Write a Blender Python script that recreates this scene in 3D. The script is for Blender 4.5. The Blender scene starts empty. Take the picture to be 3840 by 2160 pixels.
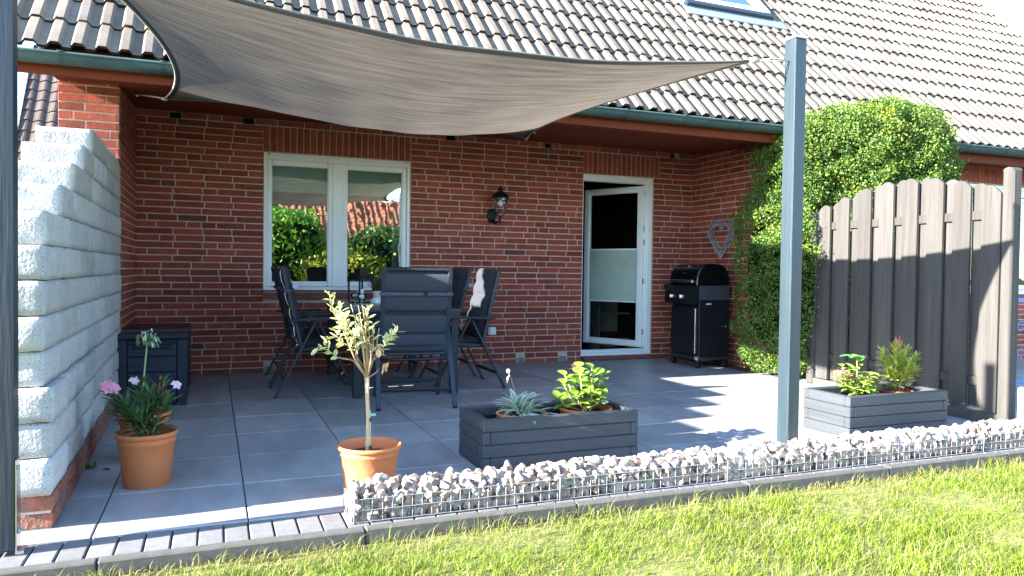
import bpy, math, random
import numpy as np
from mathutils import Vector, Matrix
random.seed(7); rng = np.random.default_rng(11)
S = bpy.context.scene
COL = S.collection
PI = math.pi
def V(*a): return Vector(a)

# ------------------------------------------------------------------ materials
MATS = {}
def mat(name, base, rough=.7, var=.25, scale=8, bump=.0, bscale=60, metal=0, spec=.4, stretch=None, obj=True,
        spots=None, sheen=0, trans=0, detail=6, bdist=.01):
    """noise-varied principled material multiplied by the mesh colour attribute 'Col'"""
    m = bpy.data.materials.new(name); m.use_nodes = True; nt = m.node_tree; N = nt.nodes; L = nt.links
    N.clear()
    out = N.new('ShaderNodeOutputMaterial'); p = N.new('ShaderNodeBsdfPrincipled')
    p.inputs['Roughness'].default_value = rough; p.inputs['Metallic'].default_value = metal
    p.inputs['Specular IOR Level'].default_value = spec
    tc = N.new('ShaderNodeTexCoord'); mp = N.new('ShaderNodeMapping')
    L.new(tc.outputs['Object'], mp.inputs['Vector'])
    if stretch: mp.inputs['Scale'].default_value = stretch
    n1 = N.new('ShaderNodeTexNoise'); n1.inputs['Scale'].default_value = scale; n1.inputs['Detail'].default_value = detail
    n1.inputs['Roughness'].default_value = .65
    L.new(mp.outputs['Vector'], n1.inputs['Vector'])
    r = N.new('ShaderNodeValToRGB'); r.color_ramp.elements[0].position = .3; r.color_ramp.elements[1].position = .72
    b = np.array(base, float)
    r.color_ramp.elements[0].color = (*np.clip(b * (1 - var), 0, 1), 1); r.color_ramp.elements[1].color = (*np.clip(b * (1 + var), 0, 1), 1)
    L.new(n1.outputs['Fac'], r.inputs['Fac'])
    at = N.new('ShaderNodeAttribute'); at.attribute_name = 'Col'
    mx = N.new('ShaderNodeMix'); mx.data_type = 'RGBA'; mx.blend_type = 'MULTIPLY'; mx.inputs[0].default_value = 1
    L.new(r.outputs['Color'], mx.inputs[6]); L.new(at.outputs['Color'], mx.inputs[7])
    col = mx.outputs[2]
    for sp in (spots or []):
        sc, lo, hi, c = sp
        n2 = N.new('ShaderNodeTexNoise'); n2.inputs['Scale'].default_value = sc; n2.inputs['Detail'].default_value = 5
        L.new(mp.outputs['Vector'], n2.inputs['Vector'])
        r2 = N.new('ShaderNodeValToRGB'); r2.color_ramp.elements[0].position = lo; r2.color_ramp.elements[1].position = hi
        L.new(n2.outputs['Fac'], r2.inputs['Fac'])
        m2 = N.new('ShaderNodeMix'); m2.data_type = 'RGBA'; L.new(r2.outputs['Color'], m2.inputs[0]); L.new(col, m2.inputs[6])
        m2.inputs[7].default_value = (*c, 1); col = m2.outputs[2]
    L.new(col, p.inputs['Base Color'])
    if bump:
        n3 = N.new('ShaderNodeTexNoise'); n3.inputs['Scale'].default_value = bscale; n3.inputs['Detail'].default_value = 5
        L.new(mp.outputs['Vector'], n3.inputs['Vector'])
        bp = N.new('ShaderNodeBump'); bp.inputs['Strength'].default_value = bump; bp.inputs['Distance'].default_value = bdist
        L.new(n3.outputs['Fac'], bp.inputs['Height']); L.new(bp.outputs['Normal'], p.inputs['Normal'])
    if trans:
        tr = N.new('ShaderNodeBsdfTranslucent'); L.new(col, tr.inputs['Color'])
        ms = N.new('ShaderNodeMixShader'); ms.inputs[0].default_value = trans
        L.new(p.outputs[0], ms.inputs[1]); L.new(tr.outputs[0], ms.inputs[2]); L.new(ms.outputs[0], out.inputs[0])
    else: L.new(p.outputs[0], out.inputs[0])
    MATS[name] = m
    return m
def glassmat(name, fac, tint=(.9, .95, .93), wob=0., rough=0.0):
    m = bpy.data.materials.new(name); m.use_nodes = True; N = m.node_tree.nodes; L = m.node_tree.links; N.clear()
    out = N.new('ShaderNodeOutputMaterial'); t = N.new('ShaderNodeBsdfTransparent'); g = N.new('ShaderNodeBsdfGlossy')
    t.inputs[0].default_value = (*tint, 1); g.inputs['Roughness'].default_value = rough; g.inputs['Color'].default_value = (.95, 1, .96, 1)
    lw = N.new('ShaderNodeLayerWeight'); lw.inputs[0].default_value = .3
    mr = N.new('ShaderNodeMapRange'); mr.inputs[3].default_value = fac; mr.inputs[4].default_value = 1
    L.new(lw.outputs['Fresnel'], mr.inputs[0])
    ms = N.new('ShaderNodeMixShader'); L.new(mr.outputs[0], ms.inputs[0]); L.new(t.outputs[0], ms.inputs[1]); L.new(g.outputs[0], ms.inputs[2])
    if wob:
        tc = N.new('ShaderNodeTexCoord'); n = N.new('ShaderNodeTexNoise'); n.inputs['Scale'].default_value = 7; n.inputs['Detail'].default_value = 1
        L.new(tc.outputs['Object'], n.inputs['Vector']); b = N.new('ShaderNodeBump'); b.inputs['Strength'].default_value = wob; b.inputs['Distance'].default_value = .01
        L.new(n.outputs['Fac'], b.inputs['Height']); L.new(b.outputs['Normal'], g.inputs['Normal'])
    L.new(ms.outputs[0], out.inputs[0]); MATS[name] = m; return m

mat('brick', (.305, .063, .037), .85, .28, 14, .6, 90, bdist=.004, spots=[(30, .70, .80, (.55, .42, .34))])
mat('mortar', (.54, .435, .36), .95, .18, 30, .5, 160)
mat('clinker', (.20, .045, .038), .45, .25, 12, .2, 60)
mat('tile', (.305, .305, .307), .40, .22, 7, .15, 120, spots=[(2.0, .52, .72, (.24, .24, .243)), (4.0, .58, .72, (.36, .36, .365)), (30, .68, .76, (.17, .17, .175)), (70, .73, .76, (.42, .42, .41))], spec=.45, stretch=(1, .35, 1), bdist=.003)
mat('tile_joint', (.10, .10, .11), .9, .2, 20)
mat('paver', (.15, .147, .15), .85, .2, 25, .2, 250, spots=[(80, .6, .7, (.18, .18, .18))])
mat('kerb', (.082, .078, .070), .9, .25, 18, .2, 220, spots=[(140, .62, .7, (.055, .052, .048))])
mat('soil', (.17, .17, .05), .95, .4, 14, .6, 60)
mat('grassblade', (1, 1, 1), .55, .12, 3, trans=.35)
mat('granite', (.43, .43, .42), .85, .16, 9, .5, 75, spots=[(210, .57, .62, (.17, .17, .175)), (140, .62, .70, (.60, .60, .585)), (1.7, .56, .8, (.33, .325, .285)), (4, .60, .8, (.43, .42, .33))], bdist=.010)
mat('plinth_brick', (.26, .09, .06), .9, .4, 20, .9, 70, bdist=.012, spots=[(9, .45, .65, (.14, .13, .11))])
mat('stone', (.39, .315, .265), .8, .35, 2.2, .5, 9, spots=[(5, .56, .66, (.52, .43, .36)), (7, .60, .7, (.17, .16, .15))], bdist=.08)
mat('wire', (.28, .29, .30), .4, .1, 40, metal=.3)
mat('rooftile', (.165, .136, .107), .85, .22, 5, .35, 120, spots=[(9, .60, .78, (.20, .13, .075)), (45, .66, .72, (.10, .08, .065)), (3.2, .60, .8, (.15, .13, .115))], bdist=.006)
mat('gutter', (.040, .070, .065), .55, .35, 6, .1, 40, spec=.25, stretch=(.6, 3, 3), spots=[(14, .6, .75, (.024, .045, .036))])
mat('redwood', (.135, .030, .013), .7, .22, 6, .12, 50, spec=.12, stretch=(.15, 2, 2))
mat('upvc', (.86, .87, .85), .3, .04, 3)
mat('blind', (.50, .60, .53), .7, .06, 6)
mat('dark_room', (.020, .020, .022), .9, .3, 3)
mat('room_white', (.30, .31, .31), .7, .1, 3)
mat('post_paint', (.026, .036, .047), .42, .20, 18, .45, 45, stretch=(1, 1, .06), spec=.5, bdist=.006)
mat('planter_paint', (.046, .052, .059), .5, .18, 12, .3, 60, stretch=(.12, .12, 2), spots=[(16, .74, .8, (.05, .06, .075))], bdist=.005)
mat('fence_wood', (.056, .051, .047), .8, .32, 9, .5, 40, stretch=(2.5, 2.5, .10), spots=[(26, .60, .74, (.034, .030, .027))], bdist=.006)
mat('anthracite', (.020, .026, .035), .42, .12, 20, spec=.35)
mat('steelblue', (.20, .24, .30), .32, .1, 20, metal=.55)
mat('textilene', (.048, .056, .072), .85, .4, 160, .4, 500)
mat('cushion', (.034, .038, .048), .9, .2, 30, .3, 400)
mat('tabletop', (.062, .071, .088), .35, .12, 10)
mat('black_enamel', (.005, .005, .006), .2, .1, 5, spec=.35)
mat('black_panel', (.009, .010, .013), .38, .1, 5, spec=.25)
mat('blackplastic', (.010, .010, .012), .5, .1, 9)
mat('steel', (.62, .62, .62), .25, .08, 20, metal=1)
mat('boxwood', (.010, .015, .027), .42, .25, 6, .5, 22, stretch=(.8, .8, 4), bdist=.012)
mat('terracotta', (.50, .155, .055), .72, .12, 9, .15, 80, spots=[(6, .66, .8, (.58, .23, .11))])
mat('earth', (.045, .028, .018), .95, .5, 30, .9, 60)
mat('leaf', (1, 1, 1), .45, .14, 12, trans=.28, spec=.5)
mat('hedgeleaf', (1, 1, 1), .5, .18, 5, trans=.30)
mat('petal', (1, 1, 1), .6, .08, 12, trans=.35)
mat('bark', (.36, .30, .22), .85, .3, 30, .5, 90, stretch=(1, 1, .3))
mat('twig', (.36, .33, .33), .85, .35, 40, .4, 90)
mat('plain', (1, 1, 1), .5, .05, 10)
mat('plain_gloss', (1, 1, 1), .25, .05, 10)
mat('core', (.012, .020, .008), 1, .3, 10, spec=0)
mat('redroof', (.36, .12, .065), .8, .3, 4, .4, 40)
mat('render_wall', (.30, .15, .10), .9, .1, 4)
mat('zinc', (.42, .47, .52), .4, .1, 8, metal=.5)
mat('rope', (.62, .60, .55), .9, .2, 60)
mat('gate_paint', (.16, .30, .52), .5, .1, 9)
glassmat('window_glass', .22, wob=.035)
glassmat('door_glass', .10)
glassmat('clear_glass', .045, (.93, .95, .96))
glassmat('sky_glass', .55, (.25, .45, .6))
# shade cloth: knitted bands, partly translucent
def sailmat():
    m = bpy.data.materials.new('shade_cloth'); m.use_nodes = True; N = m.node_tree.nodes; L = m.node_tree.links; N.clear()
    out = N.new('ShaderNodeOutputMaterial'); uv = N.new('ShaderNodeUVMap'); uv.uv_map = 'UVMap'
    def noise(sx, sy, sc, det=4):
        mp = N.new('ShaderNodeMapping'); mp.inputs['Scale'].default_value = (sx, sy, 1); L.new(uv.outputs[0], mp.inputs[0])
        n = N.new('ShaderNodeTexNoise'); n.inputs['Scale'].default_value = sc; n.inputs['Detail'].default_value = det; L.new(mp.outputs[0], n.inputs[0]); return n.outputs['Fac']
    a = noise(2.2, 26, 1, 6); b = noise(150, 110, 1, 3); c = noise(1.1, 1.1, 1.0, 2)
    def math_(op, x, y):
        k = N.new('ShaderNodeMath'); k.operation = op
        for i, v in enumerate((x, y)):
            if isinstance(v, (int, float)): k.inputs[i].default_value = v
            else: L.new(v, k.inputs[i])
        return k.outputs[0]
    s = math_('ADD', math_('MULTIPLY', a, .52), math_('ADD', math_('MULTIPLY', b, .48), math_('MULTIPLY', c, .12)))
    r = N.new('ShaderNodeValToRGB'); r.color_ramp.elements[0].position = .38; r.color_ramp.elements[1].position = .82
    r.color_ramp.elements[0].color = (.062, .053, .044, 1); r.color_ramp.elements[1].color = (.225, .188, .148, 1); L.new(s, r.inputs[0])
    at = N.new('ShaderNodeAttribute'); at.attribute_name = 'Col'
    mx = N.new('ShaderNodeMix'); mx.data_type = 'RGBA'; mx.blend_type = 'MULTIPLY'; mx.inputs[0].default_value = 1
    L.new(r.outputs[0], mx.inputs[6]); L.new(at.outputs['Color'], mx.inputs[7])
    d = N.new('ShaderNodeBsdfDiffuse'); t = N.new('ShaderNodeBsdfTranslucent'); L.new(mx.outputs[2], d.inputs[0]); L.new(mx.outputs[2], t.inputs[0])
    bp = N.new('ShaderNodeBump'); bp.inputs['Strength'].default_value = .5; bp.inputs['Distance'].default_value = .004; L.new(s, bp.inputs['Height'])
    L.new(bp.outputs[0], d.inputs['Normal'])
    ms = N.new('ShaderNodeMixShader'); ms.inputs[0].default_value = .42; L.new(d.outputs[0], ms.inputs[1]); L.new(t.outputs[0], ms.inputs[2]); L.new(ms.outputs[0], out.inputs[0])
    MATS['shade_cloth'] = m
sailmat()

# ------------------------------------------------------------------ mesh builder
class MB:
    def __init__(s): s.v = []; s.f = []; s.c = []
    def add(s, vs, fs, col=(1, 1, 1)):
        o = len(s.v); s.v += [tuple(x) for x in vs]
        s.f += [[o + i for i in f] for f in fs]; s.c += [col] * len(fs); return s
    def box(s, x0, x1, y0, y1, z0, z1, b=0.0, col=(1, 1, 1), M=None, jit=0):
        c = Vector(((x0 + x1) / 2, (y0 + y1) / 2, (z0 + z1) / 2)); h = (abs(x1 - x0) / 2, abs(y1 - y0) / 2, abs(z1 - z0) / 2)
        b = min(b, min(h) * .49)
        vs = []; idx = {}
        for sx in (-1, 1):
            for sy in (-1, 1):
                for sz in (-1, 1):
                    j = Vector([random.uniform(-jit, jit) for _ in range(3)]) if jit else Vector((0, 0, 0))
                    if b:
                        for a in range(3):
                            p = [sx * (h[0] - b), sy * (h[1] - b), sz * (h[2] - b)]; p[a] = (sx, sy, sz)[a] * h[a]
                            idx[(sx, sy, sz, a)] = len(vs); vs.append(c + Vector(p) + j)
                    else:
                        for a in range(3): idx[(sx, sy, sz, a)] = len(vs)
                        vs.append(c + Vector((sx * h[0], sy * h[1], sz * h[2])) + j)
        fs = []
        for a in range(3):
            o1, o2 = (a + 1) % 3, (a + 2) % 3
            for sg in (-1, 1):
                q = []
                for (u, w) in ((-1, -1), (1, -1), (1, 1), (-1, 1)):
                    k = [0, 0, 0]; k[a] = sg; k[o1] = u; k[o2] = w; q.append(idx[(*k, a)])
                fs.append(q if sg > 0 else q[::-1])
        if b:
            for a in range(3):
                o1, o2 = (a + 1) % 3, (a + 2) % 3
                for u in (-1, 1):
                    for w in (-1, 1):
                        k1 = [0, 0, 0]; k2 = [0, 0, 0]; k1[a] = -1; k2[a] = 1
                        for k in (k1, k2): k[o1] = u; k[o2] = w
                        q = [idx[(*k1, o1)], idx[(*k2, o1)], idx[(*k2, o2)], idx[(*k1, o2)]]
                        fs.append(q if u * w < 0 else q[::-1])
            for sx in (-1, 1):
                for sy in (-1, 1):
                    for sz in (-1, 1):
                        q = [idx[(sx, sy, sz, a)] for a in range(3)]
                        fs.append(q if sx * sy * sz > 0 else q[::-1])
        if M is not None: vs = [M @ v for v in vs]
        return s.add(vs, fs, col)
    def bar(s, p, q, w, t, up=(0, 0, 1), b=.002, col=(1, 1, 1)):
        """rectangular bar from p to q: w along the side axis, t along up"""
        p = Vector(p); q = Vector(q); d = (q - p); L = d.length; d.normalize(); u = Vector(up)
        if abs(d.dot(u)) > .98: u = Vector((0, 1, 0))
        sd = d.cross(u).normalized(); u = sd.cross(d).normalized()
        M = Matrix(((d.x, sd.x, u.x, p.x), (d.y, sd.y, u.y, p.y), (d.z, sd.z, u.z, p.z), (0, 0, 0, 1)))
        return s.box(0, L, -w / 2, w / 2, -t / 2, t / 2, b, col, M)
    def tube(s, pts, r, seg=8, col=(1, 1, 1), cap=True):
        pts = [Vector(p) for p in pts]; n = len(pts); rs = r if hasattr(r, '__len__') else [r] * n
        vs = []; fs = []; prev = None
        for i, p in enumerate(pts):
            d = (pts[min(i + 1, n - 1)] - pts[max(i - 1, 0)]).normalized()
            if prev is None:
                a = d.orthogonal().normalized()
            else:
                a = (prev - d * prev.dot(d)); a = a.normalized() if a.length > 1e-6 else d.orthogonal().normalized()
            prev = a; b = d.cross(a)
            for k in range(seg):
                t = 2 * PI * k / seg; vs.append(p + (a * math.cos(t) + b * math.sin(t)) * rs[i])
        for i in range(n - 1):
            for k in range(seg):
                k2 = (k + 1) % seg; fs.append([i * seg + k, i * seg + k2, (i + 1) * seg + k2, (i + 1) * seg + k])
        if cap: fs.append(list(range(seg))[::-1]); fs.append([(n - 1) * seg + k for k in range(seg)])
        return s.add(vs, fs, col)
    def lathe(s, prof, seg=32, c=(0, 0, 0), col=(1, 1, 1), close=False, sq=(1, 1)):
        vs = []; fs = []; n = len(prof)
        for (r, z) in prof:
            for k in range(seg):
                t = 2 * PI * k / seg; vs.append((c[0] + r * math.cos(t) * sq[0], c[1] + r * math.sin(t) * sq[1], c[2] + z))
        for i in range(n - 1):
            for k in range(seg):
                k2 = (k + 1) % seg; fs.append([i * seg + k, i * seg + k2, (i + 1) * seg + k2, (i + 1) * seg + k])
        if prof[0][0] > 1e-5: fs.append(list(range(seg))[::-1])
        if prof[-1][0] > 1e-5: fs.append([(n - 1) * seg + k for k in range(seg)])
        return s.add(vs, fs, col)
    def prism(s, poly, axis, a0, a1, col=(1, 1, 1)):
        """polygon extruded along an axis (0 x: poly=(y,z); 1 y: poly=(x,z); 2 z: poly=(x,y))"""
        def P(p, a): return {0: (a, p[0], p[1]), 1: (p[0], a, p[1]), 2: (p[0], p[1], a)}[axis]
        n = len(poly); vs = [P(p, a0) for p in poly] + [P(p, a1) for p in poly]
        fs = [list(range(n)), [n + i for i in range(n)][::-1]] + [[i, n + i, n + (i + 1) % n, (i + 1) % n] for i in range(n)]
        return s.add(vs, fs, col)
    def leaf(s, p, d, L, w, up=(0, 0, 1), droop=.3, col=(.05, .12, .02), edge=None, k=4, fold=.25, shape=.5):
        p = Vector(p); d = Vector(d).normalized(); u = Vector(up)
        sd = d.cross(u)
        sd = sd.normalized() if sd.length > 1e-3 else d.orthogonal().normalized()
        u = sd.cross(d).normalized(); vs = []; q = p.copy(); dd = d.copy()
        for i in range(k + 1):
            t = i / k
            ww = w * .5 * (math.sin(PI * min(1, (t ** (math.log(.5) / math.log(shape))))) ** .8 if 0 < t < 1 else 0.04)
            uu = sd.cross(dd).normalized()
            vs += [q - sd * ww + uu * ww * fold, q, q + sd * ww + uu * ww * fold]
            dd = (dd - u * droop / k).normalized(); q = q + dd * (L / k)
        fs = []; o = len(s.v); s.v += [tuple(x) for x in vs]
        for i in range(k):
            for j in (0, 1):
                a = o + i * 3 + j; s.f.append([a, a + 1, a + 4, a + 3])
                if edge is None: s.c.append(col)
                else:
                    e, c = edge, col
                    s.c.append([e, c, c, e] if j == 0 else [c, e, e, c])
        return s
    def build(s, name, m, parent=None, smooth=False, kind=None, ang=None):
        me = bpy.data.meshes.new(name); me.from_pydata(s.v, [], s.f); me.update()
        ca = me.color_attributes.new('Col', 'FLOAT_COLOR', 'CORNER'); arr = []
        for f, c in zip(s.f, s.c):
            if hasattr(c[0], '__len__'): arr += [(*x, 1) for x in c]
            else: arr += [(*c, 1)] * len(f)
        ca.data.foreach_set('color', np.array(arr, 'f').ravel())
        if smooth: me.polygons.foreach_set('use_smooth', np.ones(len(s.f), bool))
        me.materials.append(MATS[m]); o = bpy.data.objects.new(name, me); COL.objects.link(o)
        if ang is not None and smooth: me.set_sharp_from_angle(angle=math.radians(ang))
        if parent is not None: o.parent = parent
        if kind: o['kind'] = kind
        return o
def npmesh(name, v, f, col, m, parent=None):
    """v (n,3), f (m,k), col per face (m,3)"""
    me = bpy.data.meshes.new(name); n, k = f.shape
    me.vertices.add(len(v)); me.vertices.foreach_set('co', v.astype('f').ravel())
    me.loops.add(n * k); me.loops.foreach_set('vertex_index', f.astype('i').ravel())
    me.polygons.add(n); me.polygons.foreach_set('loop_start', np.arange(0, n * k, k, dtype='i')); me.polygons.foreach_set('loop_total', np.full(n, k, 'i'))
    me.update(calc_edges=True); me.validate()
    ca = me.color_attributes.new('Col', 'FLOAT_COLOR', 'CORNER'); c = np.ones((n, k, 4), 'f'); c[:, :, :3] = col[:, None, :] if col.ndim == 2 else col
    ca.data.foreach_set('color', c.ravel())
    me.materials.append(MATS[m]); o = bpy.data.objects.new(name, me); COL.objects.link(o)
    if parent is not None: o.parent = parent
    return o
def tag(o, label=None, cat=None, group=None, kind=None):
    if label: o['label'] = label
    if cat: o['category'] = cat
    if group: o['group'] = group
    if kind: o['kind'] = kind
    return o
def thing(name, label, cat, loc=(0, 0, 0), rz=0, group=None):
    o = bpy.data.objects.new(name, None); COL.objects.link(o); o.location = loc; o.rotation_euler = (0, 0, rz); o.empty_display_size = .1
    return tag(o, label, cat, group)
def dup(root, loc, rz, label, group=None):
    r = root.copy(); COL.objects.link(r); r.location = loc; r.rotation_euler = (0, 0, rz); r['label'] = label
    if group: r['group'] = group
    for ch in list(root.children):
        c = ch.copy(); COL.objects.link(c); c.parent = r
        for g in list(ch.children):
            d = g.copy(); COL.objects.link(d); d.parent = c
    return r
def shade(c, k): return tuple(x * k for x in c)
def rv(a): return random.uniform(-a, a)

# ------------------------------------------------------------------ ground
CH, CL = .0684, .2737          # brick course height and stretcher module
LZ = -.065                     # lawn level
g = MB(); g.add([(-300, -300, LZ - .02), (300, -300, LZ - .02), (300, 300, LZ - .02), (-300, 300, LZ - .02)], [[0, 1, 2, 3]], (.16, .22, .07)).build('ground', 'soil', kind='structure')
g = MB(); n = 90
vs = []; fs = []
for j in range(41):
    for i in range(n + 1):
        x = -6 + 20 * i / n; y = -5.078 - 5.2 * j / 40
        vs.append((x, y, LZ + (0 if j == 0 else .008 * math.sin(x * 3.1 + y * 2) + .006 * math.sin(x * 7 - y * 5))))
for j in range(40):
    for i in range(n):
        a = j * (n + 1) + i; fs.append([a, a + n + 1, a + n + 2, a + 1])
g.add(vs, fs); g.build('lawn', 'soil', smooth=True, kind='structure')
# patio slabs: 60 cm porcelain tiles with fine joints over a joint bed
mb = MB()
TX, TY = .245, -2.393
for i in range(-1, 22):
    for j in range(-4, 4):
        x0 = TX + .6 * i; y1 = TY - .6 * j
        a, b_, c_, d_ = x0 + .003, x0 + .597, y1 - .6 + .003, y1 - .003
        if a < 0 and c_ > -1.6: a = max(a, .004)
        a = max(a, .0 if j < 0 else -.25)
        d_ = min(d_, -.004 if b_ < 6.52 else -1.49)
        if b_ - a < .03 or d_ - c_ < .03: continue
        k = random.uniform(.84, 1.14); mb.box(a, b_, c_, d_, -.03, rv(.0012), .004, (k, k, k * random.uniform(.98, 1.03)))
mb.build('patio', 'tile', kind='structure')
MB().box(-1.2, 13.6, -4.793, .0, -.06, -.012).build('patio_bed', 'tile_joint', kind='structure')
mb = MB()
for i in range(-6, 130):
    x0 = .054 + i * .0985; k = random.uniform(.88, 1.12)
    mb.box(x0 + .003, x0 + .0955, -5.018, -4.80, -.05, -.002 + rv(.0015), .005, (k, k, k), jit=.0008)
mb.build('brick_edging', 'paver', kind='structure')
MB().box(-1.2, 13.6, -5.02, -4.795, -.07, -.022).build('edging_bed', 'tile_joint', kind='structure')
kb = MB(); xs = [-1.72, -.70, .30, 1.30, 2.30, 3.30, 4.30, 5.30, 6.30, 7.3, 8.3, 9.3, 10.3, 11.3, 12.3]
for a, b_ in zip(xs, xs[1:]):
    k = random.uniform(.93, 1.07); kb.box(a + .002, b_ - .002, -5.077 + rv(.001), -5.022, -.20, rv(.0025), .006, (k, k, k))
kb.build('kerb', 'kerb', kind='structure')

# ------------------------------------------------------------------ grass
def grass(name, n, reg, h0, h1, w, label):
    x = rng.uniform(reg[0], reg[1], n); y = rng.uniform(reg[2], reg[3], n)
    f = lambda a, b, s: np.sin(a * 5.1 * s + 1.3 * np.sin(b * 4.3 * s)) * np.sin(b * 6.3 * s + 1.7 * np.sin(a * 3.9 * s))
    dens = .72 + .25 * f(x, y, 1) + .22 * f(x + 3, y - 1, 2.7)
    edge = np.clip((-5.09 - y) / .16, 0, 1); dens = dens * (.35 + .65 * edge)
    keep = rng.random(n) < dens; x = x[keep]; y = y[keep]; n = len(x)
    patch = .5 + .5 * f(x + 1, y + 2, 1.3)
    h = rng.uniform(h0, h1, n) * (.7 + .5 * patch); az = rng.uniform(0, 2 * PI, n); lean = rng.uniform(.15, 1.0, n) * h
    lx = np.cos(az) * lean + .010; ly = np.sin(az) * lean; a2 = rng.uniform(0, PI, n); wx = np.cos(a2) * w; wy = np.sin(a2) * w
    zz = np.full(n, LZ - .008)
    b = np.stack([x, y, zz], 1); W = np.stack([wx, wy, 0 * wx], 1)
    mid = b + np.stack([lx * .35, ly * .35, h * .6], 1); tip = b + np.stack([lx, ly, h * (1 - .25 * (lean / h))], 1)
    v = np.concatenate([b - W, b + W, mid - W * .8, mid + W * .8, tip - W * .12, tip + W * .12]); ar = np.arange(n)
    F = np.concatenate([np.stack([ar, ar + n, ar + 3 * n, ar + 2 * n], 1), np.stack([ar + 2 * n, ar + 3 * n, ar + 5 * n, ar + 4 * n], 1)])
    gcol = np.array([.095, .18, .008]); ycol = np.array([.21, .26, .016]); straw = np.array([.33, .285, .11])
    t = rng.random((n, 1)); c = gcol * (1 - t) + ycol * t; c *= rng.uniform(.7, 1.2, (n, 1)); c *= (.8 + .3 * patch[:, None])
    dry = rng.random(n) < (.08 + .20 * (1 - patch) + .4 * (1 - edge[keep])); c[dry] = straw * rng.uniform(.6, 1.1, (dry.sum(), 1))
    o = npmesh(name, v, F, np.concatenate([c, c]), 'grassblade')
    return tag(o, label, 'grass', kind='stuff')
grass('grass', 175000, (-.5, 6.6, -6.95, -5.082), .024, .056, .0016, 'short sunlit yellow green lawn grass in front of the concrete kerb')

grass('kerb_grass', 4200, (-.5, 6.6, -5.125, -5.080), .045, .095, .0015, 'longer uncut grass blades growing up against the concrete kerb')
# ------------------------------------------------------------------ house
house = thing('brick_house', 'red brick house with brown tiled roof and covered patio recess', 'house')
def bricks(mb, mo, O, U, Nn, u0, u1, z0, z1, holes=(), seed=1, tone=1, dep=.12):
    R = random.Random(seed); O = Vector(O); U = Vector(U); Nn = Vector(Nn); Z = Vector((0, 0, 1))
    def B(a, b, za, zb):
        if b - a < .012: return
        j = .0014; bv = .003; k = R.choice((R.uniform(.80, 1.18), R.uniform(.80, 1.18), R.uniform(.62, .9))) * tone; hue = R.uniform(-.06, .06)
        c = (k * (1 + hue * .3), k * (1 - hue), k * (1 - hue))
        if R.random() < .035: c = (k * .75, k * .95, k * 1.15)
        n0 = R.uniform(-.0015, .0015); vs = []
        for (ins, dn) in ((bv, n0), (0, n0 - bv), (0, -.02)):
            for (uu, zz) in ((a + ins, za + ins), (b - ins, za + ins), (b - ins, zb - ins), (a + ins, zb - ins)):
                vs.append(O + U * (uu + R.uniform(-j, j)) + Z * (zz + R.uniform(-j, j)) + Nn * dn)
        fs = [[0, 1, 2, 3]]
        for r in (0, 4):
            for i in range(4): fs.append([r + i, r + 4 + i, r + 4 + (i + 1) % 4, r + (i + 1) % 4])
        mb.add(vs, fs, c)
    jt = .0115; nc = int(round((z1 - z0) / CH))
    for ci in range(nc + 1):
        za = z0 + ci * CH + jt * .5; zb = min(z0 + (ci + 1) * CH - jt * .5, z1)
        if zb - za < .02: continue
        segs = [(u0, u1)]
        for (h0, h1, hz0, hz1) in holes:
            if zb > hz0 + .01 and za < hz1 - .01:
                ns = []
                for (a, b) in segs:
                    if h1 <= a or h0 >= b: ns.append((a, b))
                    else:
                        if h0 > a: ns.append((a, h0))
                        if h1 < b: ns.append((h1, b))
                segs = ns
        joints = [u0 - CL * (.25 + .5 * (ci % 2)) + R.uniform(-.03, .03)]
        while joints[-1] < u1 + .3: joints.append(joints[-1] + (CL * .5 if R.random() < .14 else CL) + R.uniform(-.004, .004))
        for (a, b) in segs:
            js = [a] + [q for q in joints if a + .06 < q < b - .06] + [b]
            for p, q in zip(js, js[1:]):
                B(p + (jt * .5 if p > a or a > u0 else 0), q - (jt * .5 if q < b else 0), za, zb)
    us = sorted({u0, u1, *[h[0] for h in holes if u0 < h[0] < u1], *[h[1] for h in holes if u0 < h[1] < u1]})
    zs = sorted({z0 - .02, z1, *[h[2] for h in holes if z0 < h[2] < z1], *[h[3] for h in holes if z0 < h[3] < z1]})
    M = Matrix(((U.x, Nn.x, 0, O.x), (U.y, Nn.y, 0, O.y), (U.z, Nn.z, 1, O.z), (0, 0, 0, 1)))
    for a, b in zip(us, us[1:]):
        for c, d in zip(zs, zs[1:]):
            cu, cz = (a + b) / 2, (c + d) / 2
            if any(h[0] < cu < h[1] and h[2] < cz < h[3] for h in holes): continue
            mo.box(a, b, -dep, -.0065, c, d, 0, M=M)
def soldier(mb, O, U, Nn, u0, cnt, pitch, z0, z1, seed):
    R = random.Random(seed); O = Vector(O); U = Vector(U); Nn = Vector(Nn)
    for i in range(cnt):
        a = u0 + i * pitch + .005; b = u0 + (i + 1) * pitch - .005; k = R.uniform(.8, 1.12)
        vs = []
        for (ins, dn) in ((.003, R.uniform(-.001, .001)), (0, -.003), (0, -.02)):
            for (uu, zz) in ((a + ins, z0 + .006 + ins), (b - ins, z0 + .006 + ins), (b - ins, z1 - .006 - ins), (a + ins, z1 - .006 - ins)):
                vs.append(O + U * (uu + R.uniform(-.001, .001)) + Vector((0, 0, zz + R.uniform(-.002, .002))) + Nn * dn)
        fs = [[0, 1, 2, 3]]
        for r in (0, 4):
            for q in range(4): fs.append([r + q, r + 4 + q, r + 4 + (q + 1) % 4, r + (q + 1) % 4])
        mb.add(vs, fs, (k, k, k))
W0, W1, WZ0, WZ1 = 1.187, 2.756, .862, 2.307     # window opening
D0, D1, DZ1 = 4.925, 5.935, 2.307                # door opening
XR = 6.516                                       # right return wall
PYF = -1.484                                     # front of pier and of the right wing
HT = 2.307 + 4 * CH
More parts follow.
